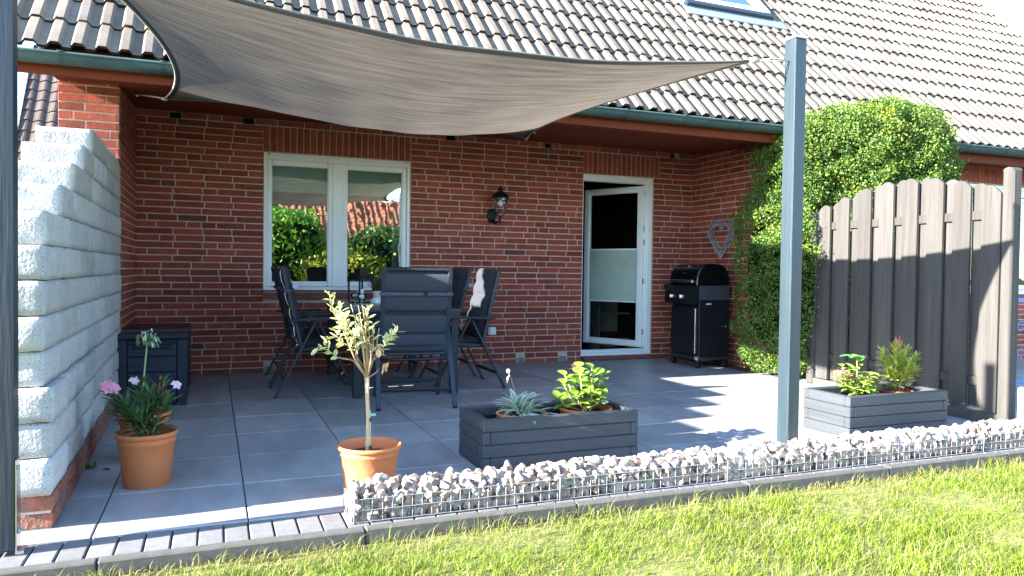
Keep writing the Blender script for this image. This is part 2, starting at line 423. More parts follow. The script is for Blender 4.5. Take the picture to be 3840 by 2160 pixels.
vents_top = [(.286, .402), (.985, 1.097), (3.167, 3.301), (4.402, 4.519), (6.192, 6.311)]
vents_low = [(1.196, 1.308), (4.057, 4.174), (4.613, 4.736)]
bw, mo = MB(), MB()
holes = [(W0, W1, .765, WZ1), (D0, D1, -.05, DZ1), (W0 - .005, W0 + 23 * CH - .005, WZ1, HT), (D0 - .005, D0 + 16 * CH - .005, DZ1, HT)]
brk_h = holes + [(a, b, 2.58, 2.66) for a, b in vents_top] + [(a, b, 0, CH) for a, b in vents_low]
z00 = 2.307 - 34 * CH
bricks(bw, MB(), (0, 0, 0), (1, 0, 0), (0, -1, 0), 0, XR, z00, 2.307 + 5 * CH, brk_h, 3)
bricks(MB(), mo, (0, 0, 0), (1, 0, 0), (0, -1, 0), -.12, XR + .12, -.05, 2.75, holes[:2] + [(a, b, 2.58, 2.66) for a, b in vents_top], 3)
soldier(bw, (0, 0, 0), (1, 0, 0), (0, -1, 0), W0 - .005, 23, CH, WZ1, HT, 5)
soldier(bw, (0, 0, 0), (1, 0, 0), (0, -1, 0), D0 - .005, 16, CH, DZ1, HT, 6)
# left return wall and pier, right return wall, right wing front
bricks(bw, MB(), (0, 0, 0), (0, -1, 0), (1, 0, 0), .0, -PYF, z00, 2.66, (), 8); bricks(MB(), mo, (0, 0, 0), (0, -1, 0), (1, 0, 0), -.011, -PYF - .05, z00, 2.66, (), 8)
bricks(bw, mo, (0, PYF, 0), (1, 0, 0), (0, -1, 0), -.42, .0, z00, 2.60, (), 9, dep=.10)
bricks(bw, MB(), (XR, 0, 0), (0, -1, 0), (-1, 0, 0), .0, -PYF, z00, 2.66, (), 10); bricks(MB(), mo, (XR, 0, 0), (0, -1, 0), (-1, 0, 0), -.011, -PYF - .05, z00, 2.66, (), 10)
fh = [(9.25, 11.1, .86, 2.307), (9.25, 9.25 + 27 * CH, 2.307, 2.66)]
bricks(bw, MB(), (0, PYF, 0), (1, 0, 0), (0, -1, 0), XR, 13.2, z00, 2.60, fh, 12)
bricks(MB(), mo, (0, PYF, 0), (1, 0, 0), (0, -1, 0), XR, 13.2, -.05, 2.60, fh[:1], 12)
soldier(bw, (0, PYF, 0), (1, 0, 0), (0, -1, 0), 9.25, 27, CH, 2.307, HT - .03, 13)
bw.build('wall', 'brick', house)
mo.build('mortar_bed', 'mortar', house)
for a, b in vents_low:
    vb = MB()
    vb.box(a + .006, b - .006, -.003, .03, .004, CH - .006, .003, (.30, .27, .24))
    for k in range(4): vb.box(a + .02 + k * .003, b - .02, -.006, -.003, .012 + k * .013, .017 + k * .013, 0, (.06, .06, .06))
    vb.build('vent_brick', 'plain', house)
# interior room shell
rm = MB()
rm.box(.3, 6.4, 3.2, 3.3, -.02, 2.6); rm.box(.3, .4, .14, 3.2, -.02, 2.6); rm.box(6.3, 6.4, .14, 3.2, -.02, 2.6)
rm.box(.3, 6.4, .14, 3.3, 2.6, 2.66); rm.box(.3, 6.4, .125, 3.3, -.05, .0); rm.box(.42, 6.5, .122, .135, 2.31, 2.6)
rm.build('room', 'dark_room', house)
# soffit planks and fascia
sf = MB(); Y = -1.93; k = 0
def soz(y): return 2.645 + .075 * y
while Y < 0.0:
    y1 = min(Y + .088, -.0005) if Y < -.05 else .02
    c = random.uniform(.85, 1.1)
    vs = []
    for x in (-.42, 13.3):
        for (y, dz) in ((Y + .002, .006), (Y + .010, 0), (y1 - .010, 0), (y1 - .002, .006), (y1 - .002, .02), (Y + .002, .02)): vs.append((x, y, soz(y) + dz))
    n6 = 6; fs = [[i, (i + 1) % n6, n6 + (i + 1) % n6, n6 + i] for i in range(n6)] + [list(range(6))[::-1], list(range(6, 12))]
    sf.add(vs, fs, (c, c, c)); Y += .088
sf.build('soffit', 'redwood', house)
MB().box(-1.75, 13.35, -1.965, -1.935, 2.465, 2.60, .004).build('fascia', 'redwood', house)
# gutter: half round with bead, straps
gt = MB(); GY, GZ, GR = -2.040, 2.607, .068
prof = []
for i in range(13):
    a = PI + PI * i / 12; prof.append((GY + GR * math.cos(a), GZ + GR * math.sin(a)))
prof_in = [(GY + (p[0] - GY) * .93, GZ + (p[1] - GZ) * .93) for p in prof][::-1]
def gz(x): return .004 * (x - 4)
vs = []; poly = prof + prof_in; n = len(poly); GX = np.linspace(-1.75, 13.4, 13)
for x in GX:
    for p in poly: vs.append((x, p[0], p[1] + gz(x)))
fs = []
for i in range(12):
    for q in range(n): fs.append([i * n + q, i * n + (q + 1) % n, (i + 1) * n + (q + 1) % n, (i + 1) * n + q])
gt.add(vs, fs); gt.tube([(x, GY - GR - .004, GZ + .003 + gz(x)) for x in GX], .011, 8, (1.5, 1.5, 1.5))
gu = gt.build('gutter', 'gutter', house, True, ang=40)
for i in range(22):
    x = -.30 + i * .655; b = MB(); vs = []
    for dx in (-.016, .016):
        for p in prof[:9]: vs.append((x + dx, GY + (p[0] - GY) * 1.03, GZ + (p[1] - GZ) * 1.03 + gz(x)))
    b.add(vs, [[q, q + 1, 9 + q + 1, 9 + q] for q in range(8)], (.75, .75, .75)); b.box(x - .02, x + .02, GY - GR - .02, GY - GR + .02, GZ + .008 + gz(x), GZ + .016 + gz(x), .003)
    b.build('gutter_bracket', 'gutter', gu, True)
# roof: double-roll concrete tiles, every tile modelled
RP = math.radians(46.5); cs, sn = math.cos(RP), math.sin(RP); RY0, RZ0 = -2.03, 2.63
def wave(t):
    t = t % 1.0
    if t < .16: return .5 - .5 * math.cos(PI * t / .16)
    if t < .50: return 1
    if t < .70: return .5 + .5 * math.cos(PI * (t - .50) / .20)
    return 0
ROOF_X0, ROOF_X1, TW, TL = -1.75, 13.45, .3, .336
ntile = int((ROOF_X1 - ROOF_X0) / TW); ncs = 19
NS = 24; wv = np.array([wave(2 * i / NS) for i in range(NS + 1)]) * .038; uu = np.linspace(0, TW + .004, NS + 1)
RV, RF, RC = [], [], []; off = 0
for ci in range(ncs):
    for ti in range(ntile):
        x0 = ROOF_X0 + ti * TW; s0 = ci * TL + rng.uniform(-.008, .008); lift = rng.uniform(-.003, .003); tilt = rng.uniform(-.004, .004)
        sk = 1 if ti < ntile else 1
        rows = []
        for (s, nb) in ((s0, .0), (s0 - .001, .028), (s0 + .010, .033), (s0 + TL * .5, .021), (s0 + TL + .03, .005)):
            nn = wv * (1.0 if nb else .85) + nb + lift + tilt * np.linspace(-1, 1, NS + 1)
            if nb == .0: nn = wv + .004 + lift
            rows.append(np.stack([x0 + uu, np.full(NS + 1, RY0) + s * cs - nn * sn, np.full(NS + 1, RZ0) + s * sn + nn * cs], 1))
        RV.append(np.concatenate(rows)); k = rng.uniform(.72, 1.14)
        for r in range(4):
            a = np.arange(NS) + r * (NS + 1) + off
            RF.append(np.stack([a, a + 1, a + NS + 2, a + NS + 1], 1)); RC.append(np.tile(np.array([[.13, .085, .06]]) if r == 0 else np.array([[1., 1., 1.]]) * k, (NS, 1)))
        off += 5 * (NS + 1)
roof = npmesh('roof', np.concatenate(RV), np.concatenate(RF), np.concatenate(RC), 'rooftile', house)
roof.data.polygons.foreach_set('use_smooth', np.ones(len(roof.data.polygons), bool)); roof.data.set_sharp_from_angle(angle=math.radians(38))
RT = ncs * TL
def rp(x, s, n=0): return Vector((x, RY0 + s * cs - n * sn, RZ0 + s * sn + n * cs))
rb = MB()
a, b_, c_, d_ = rp(ROOF_X0, .02, -.012), rp(13.42, .02, -.012), rp(13.42, RT, -.012), rp(ROOF_X0, RT, -.012)
gx_ = -.42; a, d_ = Vector((gx_, a.y, a.z)), Vector((gx_, d_.y, d_.z))
e_, f_ = Vector((gx_, 2 * d_.y + 2, 2.6)), Vector((13.42, 2 * d_.y + 2, 2.6))
rb.add([a, b_, c_, d_, e_, f_], [[0, 1, 2, 3], [3, 2, 5, 4], [0, 3, 4], [1, 5, 2]], (.5, .45, .4)); rb.build('roof_deck', 'redwood', house)
vg = MB()
for ci in range(ncs):
    p = rp(13.42, ci * TL, .0); q = rp(13.42, (ci + 1) * TL + .03, 0)
    vg.bar(p + Vector((.02, 0, 0)), q + Vector((.02, 0, -.0)), .05, .11, (0, -sn, cs), .006, (.55, .5, .5)); vg.box(13.41, 13.48, p.y - .05, p.y + .01, p.z - .05, p.z + .02, .004, (.55, .75, .9))
vg.build('verge', 'plain', house)
# skylight
sk = bpy.data.objects.new('skylight', None); COL.objects.link(sk); sk.parent = house
Ms = Matrix(((1, 0, 0, 0), (0, cs, -sn, RY0), (0, sn, cs, RZ0), (0, 0, 0, 1)))
s0 = 2.36; X0, X1 = 6.05, 7.36
f = MB(); f.box(X0, X0 + .10, s0 + .05, s0 + 1.5, .02, .125, .008, M=Ms); f.box(X1 - .12, X1, s0 + .05, s0 + 1.5, .02, .125, .008, M=Ms); f.box(X0 + .10, X1 - .12, s0 + .05, s0 + .16, .03, .115, .006, M=Ms); f.box(X0, X1, s0 + 1.5, s0 + 1.62, .02, .14, .008, M=Ms)
f.build('frame', 'upvc', sk)
f = MB(); f.box(X0 - .01, X1 + .01, s0 - .05, s0 + .045, .035, .12, .012, M=Ms); f.box(X0 + .03, X1 - .02, s0 - .052, s0 - .050, .07, .08, 0, (6, 6, 6), M=Ms); f.build('shutter_rail', 'anthracite', sk)
MB().box(X0 + .10, X1 - .12, s0 + .16, s0 + 1.5, .08, .09, 0, M=Ms).build('pane', 'sky_glass', sk)
MB().box(X0 + .10, X1 - .12, s0 + .16, s0 + 1.5, .03, .035, 0, (.30, .62, .85), M=Ms).build('blind', 'plain', sk)
f = MB(); f.box(X0 - .05, X1 + .16, s0 - .22, s0 - .03, .050, .072, .01, (.75, .8, .9), M=Ms); f.box(X1 + .002, X1 + .13, s0 - .1, s0 + 1.6, .03, .05, .008, M=Ms); f.box(X0 - .12, X0 - .002, s0, s0 + 1.6, .03, .05, .008, M=Ms); f.build('flashing', 'zinc', sk)

# window
def ring(mb, x0, x1, z0, z1, w, y0, y1, b=.004, col=(1, 1, 1), wb=None):
    wb = wb or w
    mb.box(x0, x0 + w, y0, y1, z0, z1, b, col); mb.box(x1 - w, x1, y0, y1, z0, z1, b, col)
    mb.box(x0 + w, x1 - w, y0 + .0015, y1, z1 - w, z1, b, col); mb.box(x0 + w, x1 - w, y0 + .0015, y1, z0, z0 + wb, b, col)
win = bpy.data.objects.new('window', None); COL.objects.link(win); win.parent = house
f = MB(); ring(f, W0 + .002, W1 - .002, WZ0, WZ1 - .002, .034, .012, .115)
f.box(W0 + .036, W1 - .036, .004, .07, WZ1 - .075, WZ1 - .036, .004)
f.box(1.90, 2.015, .022, .09, .90, 2.24, .004)
f.build('frame', 'upvc', win)
for (a, b) in ((1.222, 1.905), (2.009, 2.720)):
    s_ = MB(); ring(s_, a, b, .90, 2.232, .055, .030, .10, .010); s_.build('sash', 'upvc', win)
    MB().box(a + .054, b - .054, .058, .062, .954, 2.178).build('pane', 'window_glass', win)
    bl = MB(); z = 2.19
    for k in range(12):
        bl.prism([(.110, z), (.103, z - .012), (.110, z - .024), (.116, z - .012)], 0, a + .05, b - .05, (1, 1, 1)); z -= .0235
    bl.build('blind', 'blind', win)
c = MB()
for k in range(5): c.tube([(2.585 + k * .018 + rv(.004), .15 + rv(.01), .93), (2.59 + k * .017, .15, 1.5), (2.60 + k * .014, .15, 2.2)], .008, 6)
c.build('curtain', 'room_white', win)
for x in (W0 + .055, W1 - .055):
    f = MB(); f.lathe([(.009, 0), (.009, .006), (0, .008)], 10, (0, 0, 0), (.4, .4, .4)); f.v = [(x + v[0], .004 - v[2], WZ1 - .020 + v[1]) for v in f.v]; f.build('screw_cap', 'steel', win)
si = MB(); nt = 12; pw = (1.585) / nt
for i in range(nt):
    a = 1.178 + i * pw + .004; b = a + pw - .008; k = random.uniform(.85, 1.15)
    si.prism([(.03, .858), (-.045, .832), (-.052, .826), (-.050, .772), (.03, .772)], 0, a, b, (k, k, k))
si.build('sill', 'clinker', win)
MB().box(1.19, 2.75, -.02, .02, .775, .845, 0).build('sill_bed', 'mortar', win)
MB().box(1.66, 1.855, .16, .30, .86, 1.085, .004).build('dark_box', 'black_panel', win)
# right wing window (behind the fence)
w2 = bpy.data.objects.new('window', None); COL.objects.link(w2); w2.parent = house
f = MB(); ring(f, 9.26, 11.09, .87, 2.30, .05, PYF + .012, PYF + .11); f.box(9.31, 11.04, PYF + .004, PYF + .06, 2.16, 2.25, .004); f.build('frame', 'upvc', w2)
f = MB(); ring(f, 9.33, 11.03, .93, 2.15, .06, PYF + .03, PYF + .10); f.build('sash', 'upvc', w2)
MB().box(9.38, 10.98, PYF + .055, PYF + .06, .98, 2.10).build('pane', 'window_glass', w2)
MB().box(9.3, 11.05, PYF + .12, PYF + .14, .9, 2.28, 0).build('blind', 'blind', w2)
# door: frame and leaf swung inwards
dr = bpy.data.objects.new('door', None); COL.objects.link(dr); dr.parent = house
f = MB(); f.box(5.868, 5.932, .010, .12, .05, 2.305, .005); f.box(D0 + .004, 5.868, .0115, .12, 2.225, 2.305, .005); f.box(D0 + .004, D0 + .014, .013, .12, .12, 2.225, .002)
f.box(D0 + .004, 5.868, .010, .12, .047, .085, .004); f.box(D0 + .004, 5.868, .035, .12, .086, .120, .004, (.85, .85, .9)); f.box(5.845, 5.867, .026, .115, .12, 2.225, .004)
f.build('frame', 'upvc', dr)
leaf = bpy.data.objects.new('leaf', None); COL.objects.link(leaf); leaf.parent = dr; leaf.location = (5.825, .045, 0); leaf.rotation_euler = (0, 0, PI - math.radians(62))
f = MB(); ring(f, .0, .90, .135, 2.205, .082, -.035, .035, .012); f.build('door_frame', 'upvc', leaf)
MB().box(.081, .819, -.004, .004, .216, 2.124).build('pane', 'door_glass', leaf)
f = MB()
for k in range(34): f.prism([(-.012, .72 + k * .0198), (-.022, .72 + k * .0198 + .0099), (-.012, .72 + (k + 1) * .0198), (-.008, .72 + k * .0198 + .0099)], 0, .09, .81, (1, 1, 1))
f.v = [(v[0], -v[1], v[2]) for v in f.v]
f.build('blind', 'blind', leaf)
f = MB(); f.box(.088, .812, .008, .028, 1.385, 1.405, .003); f.box(.088, .812, .008, .028, .705, .722, .003); f.build('blind_rail', 'upvc', leaf)
f = MB()
for z in (.30, .95, 1.45, 1.62, 2.08): f.box(-.016, -.001, -.018, .018, z, z + .07, .004)
f.box(.02, .05, -.075, -.06, 1.02, 1.16, .004); f.build('hinge', 'steel', leaf)
f = MB()
for i in range(10):
    a = 4.93 + i * .1045; k = random.uniform(.85, 1.15); f.prism([(.03, .045), (-.085, .022), (-.09, .002), (.03, .002)], 0, a, a + .098, (k, k, k))
f.build('threshold', 'clinker', dr)
# white shelf inside
sh = thing('shelf_unit', 'white shelf unit standing inside the dark room behind the open door', 'shelf', (5.72, 1.35, 0))
f = MB(); f.box(0, .5, 0, .03, 0, .75, .003); f.box(0, .02, -.35, 0, 0, .75, .003); f.box(.02, .5, -.35, 0, .50, .52, .003); f.box(.02, .5, -.35, 0, .14, .16, .003); f.build('carcass', 'room_white', sh)
MB().box(.1, .45, -.32, -.05, .16, .24, .004, (.10, .01, .012)).build('folded_cloth', 'plain', sh)

# ------------------------------------------------------------------ neighbour house on the left, far behind
nb = thing('neighbour_house', 'neighbouring house with dark tiled roof at the left edge behind the stone wall', 'house', (-1.66, 6.2, 0), math.radians(3))
f = MB(); t = math.tan(math.radians(48))
for i in range(9):
    for j in range(14):
        x0 = -.76 + i * .2; s = j * .30
        for q in range(6):
            xa = x0 + q * .2 / 6; xb = xa + .2 / 6; ha = .035 * math.sin(PI * q / 6) ** 2; hb = .035 * math.sin(PI * (q + 1) / 6) ** 2
            ya, yb = s * .67, (s + .31) * .67; za, zb = 2.3 + s * .74, 2.3 + (s + .31) * .74
            f.add([(xa, ya, za + ha + .025), (xb, ya, za + hb + .025), (xb, yb, zb + hb), (xa, yb, zb + ha)], [[0, 1, 2, 3]], (.5, .44, .46)); f.add([(xa, ya, za + ha - .01), (xb, ya, za + hb - .01), (xb, ya, za + hb + .025), (xa, ya, za + ha + .025)], [[0, 1, 2, 3]], (.12, .10, .10))
f.build('roof', 'rooftile', nb)
f = MB()
for j in range(14):
    s = j * .30; f.bar((-.80, s * .67, 2.30 + s * .74), (-.80, (s + .31) * .67, 2.30 + (s + .31) * .74), .09, .10, (0, -.74, .67), .004, (.62, .60, .62))
f.build('verge', 'plain', nb)
MB().box(-.70, 1.2, .25, 3, 0, 2.6).build('wall', 'brick', nb)

# ------------------------------------------------------------------ stepped granite block wall
sw = thing('stone_wall', 'stepped garden wall of rough grey granite blocks on a brick base', 'wall')
def rockbox(x0, x1, y0, y1, z0, z1, seed, div=.024, amp=.0042, rad=(.018, .015, .0045)):
    rad = np.array(rad)
    R = np.random.default_rng(seed); h = np.array([(x1 - x0) / 2, (y1 - y0) / 2, (z1 - z0) / 2]); c = np.array([(x0 + x1) / 2, (y0 + y1) / 2, (z0 + z1) / 2])
    nx, ny, nz = [max(2, int(2 * k / div)) for k in h]
    m = MB(); ids = {}; vs = []
    ph = R.uniform(0, 6.3, (10, 4)); fr = R.uniform(14, 75, (10, 3)) * R.choice([-1, 1], (10, 3)); am = R.uniform(.3, 1, 10) * (20 / np.abs(fr).mean(1))
    def vid(i, j, k):
        key = (i, j, k)
        if key in ids: return ids[key]
        p = np.array([2 * i / nx - 1, 2 * j / ny - 1, 2 * k / nz - 1]) * h
        q = np.clip(p, -(h - rad), h - rad); d = (p - q) / rad; L = np.linalg.norm(d)
        if L > 1e-6: nrm = d / L; p = q + nrm * rad
        else: nrm = np.zeros(3)
        disp = float((am * np.sin(fr @ (p + c) + ph[:, 0])).sum()) * amp * .35 + R.normal(0, amp * .16)
        p = p + (nrm if L > 0 else 0) * disp
        ids[key] = len(vs); vs.append(p + c); return ids[key]
    fs = []
    for (n1, n2, fn) in ((ny, nz, lambda a, b, s: vid(nx * s, a, b)), (nz, nx, lambda a, b, s: vid(b, ny * s, a)), (nx, ny, lambda a, b, s: vid(a, b, nz * s))):
        for s in (0, 1):
            for a in range(n1):
                for b in range(n2):
                    q = [fn(a, b, s), fn(a + 1, b, s), fn(a + 1, b + 1, s), fn(a, b + 1, s)]; fs.append(q if s else q[::-1])
    m.add(vs, fs); return m
fronts = [-4.66, -4.65, -4.66, -4.64, -4.66, -4.65, -4.65, -4.56, -4.20, -3.83, -3.46, -3.10]
BH = .1467; sd = 0
for ci in range(12):
    z0 = .155 + ci * BH; yf = fronts[ci]; y = yf; lens = []
    L0 = .36 if ci % 2 == 0 else .62
    while y < -1.56:
        y2 = min(y + L0 + random.uniform(-.03, .03), -1.53)
        if -1.53 - y2 < .22: y2 = -1.53
        xin = .013 + .045 * ((-y - 1.53) / 3.1) + (.028 if ci < 3 else 0) * ((-y - 1.53) / 3.1)
        xin -= .003 * (ci % 2)
        sd += 1
        m = rockbox(-.27, xin + rv(.004), y + .0025, y2 - .0025, z0 + .002, z0 + BH - .002, sd); k = random.uniform(.84, 1.12)
        k *= random.uniform(.86, 1.06); m.c = [(k, k, k * random.uniform(.95, 1.02))] * len(m.f); o = m.build('stone_block', 'granite', sw, True)
        y = y2; L0 = random.uniform(.5, .66)
pb = MB(); pm = MB()
for ci in range(2):
    y = -4.63 + (.10 if ci else 0)
    yy = -4.63
    while yy < -1.52:
        y2 = min(yy + (.12 if (ci and yy == -4.63) else .25), -1.50)
        xi = .080 * ((-yy - 1.5) / 3.15) + .004; k = random.uniform(.8, 1.15)
        pb.box(-.24, xi, yy + .004, y2 - .004, .002 + ci * .074, .068 + ci * .074, .006, (k, k, k), jit=.002); yy = y2
pb.build('brick_base', 'plinth_brick', sw)
pm.prism([(-.235, -4.622), (-.235, -1.5), (-.002, -1.5), (.074, -4.622)], 2, -.02, .158); pm.build('mortar_bed', 'mortar', sw)

# ------------------------------------------------------------------ posts of the shade sail
def sail_post(name, label, x, y, h, z0=.0):
    t = thing(name, label, 'post', (x, y, 0), 0, 'timber posts holding the shade sail')
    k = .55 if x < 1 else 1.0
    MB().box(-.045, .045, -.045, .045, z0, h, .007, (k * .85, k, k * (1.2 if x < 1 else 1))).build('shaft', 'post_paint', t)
    MB().box(-.049, .049, -.049, .049, h + .001, h + .014, .004, (.5, .72, .9)).build('cap', 'plain', t)
    return t
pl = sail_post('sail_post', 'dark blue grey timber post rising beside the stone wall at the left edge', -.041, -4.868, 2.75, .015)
pr = sail_post('sail_post', 'blue grey timber post with pale cap standing in the gabion by the sunlit planter', 3.835, -4.765, 2.458)
f = MB()
f.box(.0462, .0515, -.032, .032, .0, .36, .001); f.box(.0515, .060, -.025, -.008, .32, .337, .004, (.6, .8, 1.1)); f.box(.0515, .062, -.025, -.005, .075, .095, .005, (.6, .8, 1.1)); f.box(.046, .075, -.034, .034, -.001, .012, .001)
f.build('anchor_plate', 'steel', pl)

# ------------------------------------------------------------------ shade sail
sail = thing('shade_sail', 'grey brown shade sail stretched over the patio between posts and soffit', 'shade sail')
A, B, C, D = V(.33, -1.52, 2.455), V(3.70, -1.10, 2.47), V(3.555, -4.745, 2.315), V(.13, -4.80, 2.36)
def sailp(u, v):
    """u along the house, v from the back edge to the front edge"""
    p = A * (1 - u) * (1 - v) + B * u * (1 - v) + C * u * v + D * (1 - u) * v
    bu, bv = 4 * u * (1 - u), 4 * v * (1 - v)
    p = p + V(0, .20, 0) * (bu * v) + V(0, -.42, 0) * (bu * (1 - v)) + V(.22, 0, 0) * (bv * (1 - u)) + V(-.32, 0, 0) * (bv * u)
    p.z -= .105 * bu * v + .03 * bu * (1 - v) + .03 * bv * (1 - u) + .06 * bv * u + .22 * bu * bv ** .9
    p.z += .006 * math.sin(u * 40 + 5 * v) * bu * bv * .5 + .004 * math.sin(u * 23 - v * 31) * bu
    return p
NU, NV = 90, 60
us = np.linspace(0, 1, NU + 1); vsn = np.concatenate([[0, .012], np.linspace(.03, .97, NV - 3), [.988, 1]])
sm = MB(); vs = [sailp(u, v) for v in vsn for u in us]; n = NU + 1; fs = []; uvs = []
hem = lambda i, j: (.30, .32, .36) if (j < 1 or j >= len(vsn) - 2 or i == 0 or i == NU - 1) else (1, 1, 1)
cols = []
for j in range(len(vsn) - 1):
    for i in range(NU):
        fs.append([j * n + i, j * n + i + 1, (j + 1) * n + i + 1, (j + 1) * n + i]); cols.append(hem(i, j))
        uvs += [(us[i] * 3.5, vsn[j] * 3.4), (us[i + 1] * 3.5, vsn[j] * 3.4), (us[i + 1] * 3.5, vsn[j + 1] * 3.4), (us[i] * 3.5, vsn[j + 1] * 3.4)]
sm.add(vs, fs); sm.c = cols
so = sm.build('canopy', 'shade_cloth', sail, True)
uvl = so.data.uv_layers.new(name='UVMap'); uvl.data.foreach_set('uv', np.array(uvs, 'f').ravel())
f = MB()
for e in range(4):
    pts = [(sailp(t, 0), sailp(1, t), sailp(t, 1), sailp(0, t))[e] for t in np.linspace(0, 1, 40)]
    f.tube(pts, .007, 6, (.16, .17, .18) if e in (0, 2) else (.55, .53, .50))
f.build('edge_cord', 'rope', sail, True)
f = MB(); hooks = [(A, V(.09, -1.20, 2.535)), (B, V(3.80, -1.02, 2.555)), (C, V(3.80, -4.765, 2.335)), (D, V(-.03, -4.86, 2.40))]
for p, q in hooks:
    d = (q - p).normalized(); sd_ = d.cross(V(0, 0, 1)).normalized() * .012
    f.tube([p - d * .03, p + d * .03], [.016, .014], 8, (.7, .7, .7)); f.tube([p + sd_, (p + q) / 2 - sd_, q], .0035, 6); f.tube([p - sd_, (p + q) / 2 + sd_ + V(0, 0, .01), q], .0035, 6)
f.build('rope', 'rope', sail, True)
f = MB()
for p, q in hooks[:2]: f.tube([q + V(0, 0, .03), q, q + V(.02, 0, -.015), q + V(.035, 0, .0)], .006, 6); f.lathe([(.02, .03), (.02, .035)], 10, q)
f.build('hook', 'steel', sail, True)

# ------------------------------------------------------------------ gabion
gb = thing('gabion', 'long low wire gabion edging the patio above the lawn', 'gabion')
GX0, GX1, GY0, GY1, GH = 1.255, 6.6, -4.995, -4.79, .112
f = MB(); r_ = .0020
def wob(p, q, nseg):
    p = Vector(p); q = Vector(q); return [p.lerp(q, i / nseg) + V(rv(.0012), rv(.0012), rv(.0012)) for i in range(nseg + 1)]
i = 0; x = GX0
while x < GX1:
    f.tube(wob((x, GY0, .0), (x, GY0, GH - .004 + rv(.002)), 4), r_, 5); f.tube([(x, GY1, 0), (x, GY1, GH)], r_, 4); x += .0445
for z in (.006, .055, GH - .008):
    f.tube(wob((GX0, GY0 - .002, z), (GX1, GY0 - .002, z), 180), r_ * 1.15, 5); f.tube([(GX0, GY1, z), (GX1, GY1, z)], r_, 4)
for y in np.arange(GY0, GY1 + .001, .041): f.tube(wob((GX0, y, 0), (GX0, y, GH), 4), r_, 5)
for z in (.006, .055, GH - .008): f.tube(wob((GX0 - .002, GY0, z), (GX0 - .002, GY1, z), 6), r_, 5)
for xx in np.arange(GX0, GX1, .98): f.tube([(xx + .01, GY0 - .003, 0), (xx + .01, GY0 - .003, GH)], r_ * 1.9, 6)
f.build('wire_basket', 'wire', gb, True)
def rock(seed):
    R = np.random.default_rng(seed); t = (1 + 5 ** .5) / 2
    vs = np.array([(-1, t, 0), (1, t, 0), (-1, -t, 0), (1, -t, 0), (0, -1, t), (0, 1, t), (0, -1, -t), (0, 1, -t), (t, 0, -1), (t, 0, 1), (-t, 0, -1), (-t, 0, 1)], float); vs /= np.linalg.norm(vs, axis=1)[:, None]
    fs = [(0, 11, 5), (0, 5, 1), (0, 1, 7), (0, 7, 10), (0, 10, 11), (1, 5, 9), (5, 11, 4), (11, 10, 2), (10, 7, 6), (7, 1, 8), (3, 9, 4), (3, 4, 2), (3, 2, 6), (3, 6, 8), (3, 8, 9), (4, 9, 5), (2, 4, 11), (6, 2, 10), (8, 6, 7), (9, 8, 1)]
    for _ in range(2):
        cache = {}; vl = list(vs); nf = []
        def mid(a, b):
            k = (min(a, b), max(a, b))
            if k not in cache: m = vl[a] + vl[b]; cache[k] = len(vl); vl.append(m / np.linalg.norm(m))
            return cache[k]
        for (a, b, c) in fs:
            ab, bc, ca = mid(a, b), mid(b, c), mid(c, a); nf += [(a, ab, ca), (b, bc, ab), (c, ca, bc), (ab, bc, ca)]
        vs = np.array(vl); fs = nf
    v = vs.copy()
    for _ in range(9):
        n = R.normal(size=3); n /= np.linalg.norm(n); d = R.uniform(.42, .74); k = v @ n; ov = np.clip(k - d, 0, None); v -= ov[:, None] * n * .96
    v *= np.array([R.uniform(.98, 1.22), R.uniform(.85, 1.02), R.uniform(.72, .92)]); v += R.normal(0, .012, v.shape)
    m = MB(); m.add(v, [list(q) for q in fs]); return m
tints = [(1.0, .93, .90), (.92, .93, .98), (1.15, .95, .88), (.80, .82, .84), (1.25, 1.2, 1.15), (1.0, .80, .72), (.85, .92, .86), (.72, .70, .72)]
meshes = []
for k in range(16):
    m = rock(100 + k); m.c = [tints[k % 8]] * len(m.f); o = m.build('stone', 'stone', None, True, ang=16); meshes.append(o.data); bpy.data.objects.remove(o)
spots = []
x = GX0 + .025
while x < GX1 - .02:
    for z, rows in ((.022, (-4.966, -4.93)), (.052, (-4.966, -4.93)), (.080, (-4.966, -4.925, -4.88)), (.102, (-4.966, -4.925, -4.88, -4.83)), (.126, (-4.935, -4.895, -4.845))):
        for y in rows:
            if z > .13 and random.random() < .38: continue
            s = random.uniform(.025, .040)
            px, py, pz = x + rv(.020), y + rv(.010), z + rv(.010)
            if abs(px - 3.835) < .075 and abs(py + 4.765) < .075: continue
            if py - s * .8 < GY0 + .002: py = GY0 + .002 + s * .8
            if pz - s * .6 < .0: pz = s * .62
            spots.append((px, py, pz, s))
    x += .038
def largest(p):
    vis = 1.0 if (p[2] > .10 or p[1] < -4.95) else .2
    return -vis / (math.hypot(p[0] - .70, p[1] + 8.19))
spots.sort(key=largest)
for i, (x, y, z, s) in enumerate(spots[:300]):
    o = bpy.data.objects.new('stone', random.choice(meshes)); COL.objects.link(o); o.location = (x, y, z); o.scale = (s, s, s)
    o.rotation_euler = (rv(3), rv(3), rv(3)); tag(o, 'pale angular granite stone filling the near end of the wire gabion', 'stone', 'granite stones in the gabion')
m = MB()
for (x, y, z, s) in spots[300:]:
    d = random.choice(meshes); Mx = Matrix.LocRotScale((x, y, z), Vector((0, 0, 0)).to_track_quat('X', 'Z') if False else Matrix.Rotation(rv(3), 3, 'X') @ Matrix.Rotation(rv(3), 3, 'Z'), (s, s, s))
    m.add([Mx @ v.co for v in d.vertices], [list(p.vertices) for p in d.polygons], random.choice(tints))
o = m.build('stones', 'stone', None, True, ang=16); tag(o, 'pale granite stones filling the far length of the wire gabion', 'stones', kind='stuff')
fl = MB().box(GX0 + .02, GX1, GY0 + .03, GY1 - .01, .0, .085, 0, (.25, .24, .24)).build('stone_core', 'stone', gb)
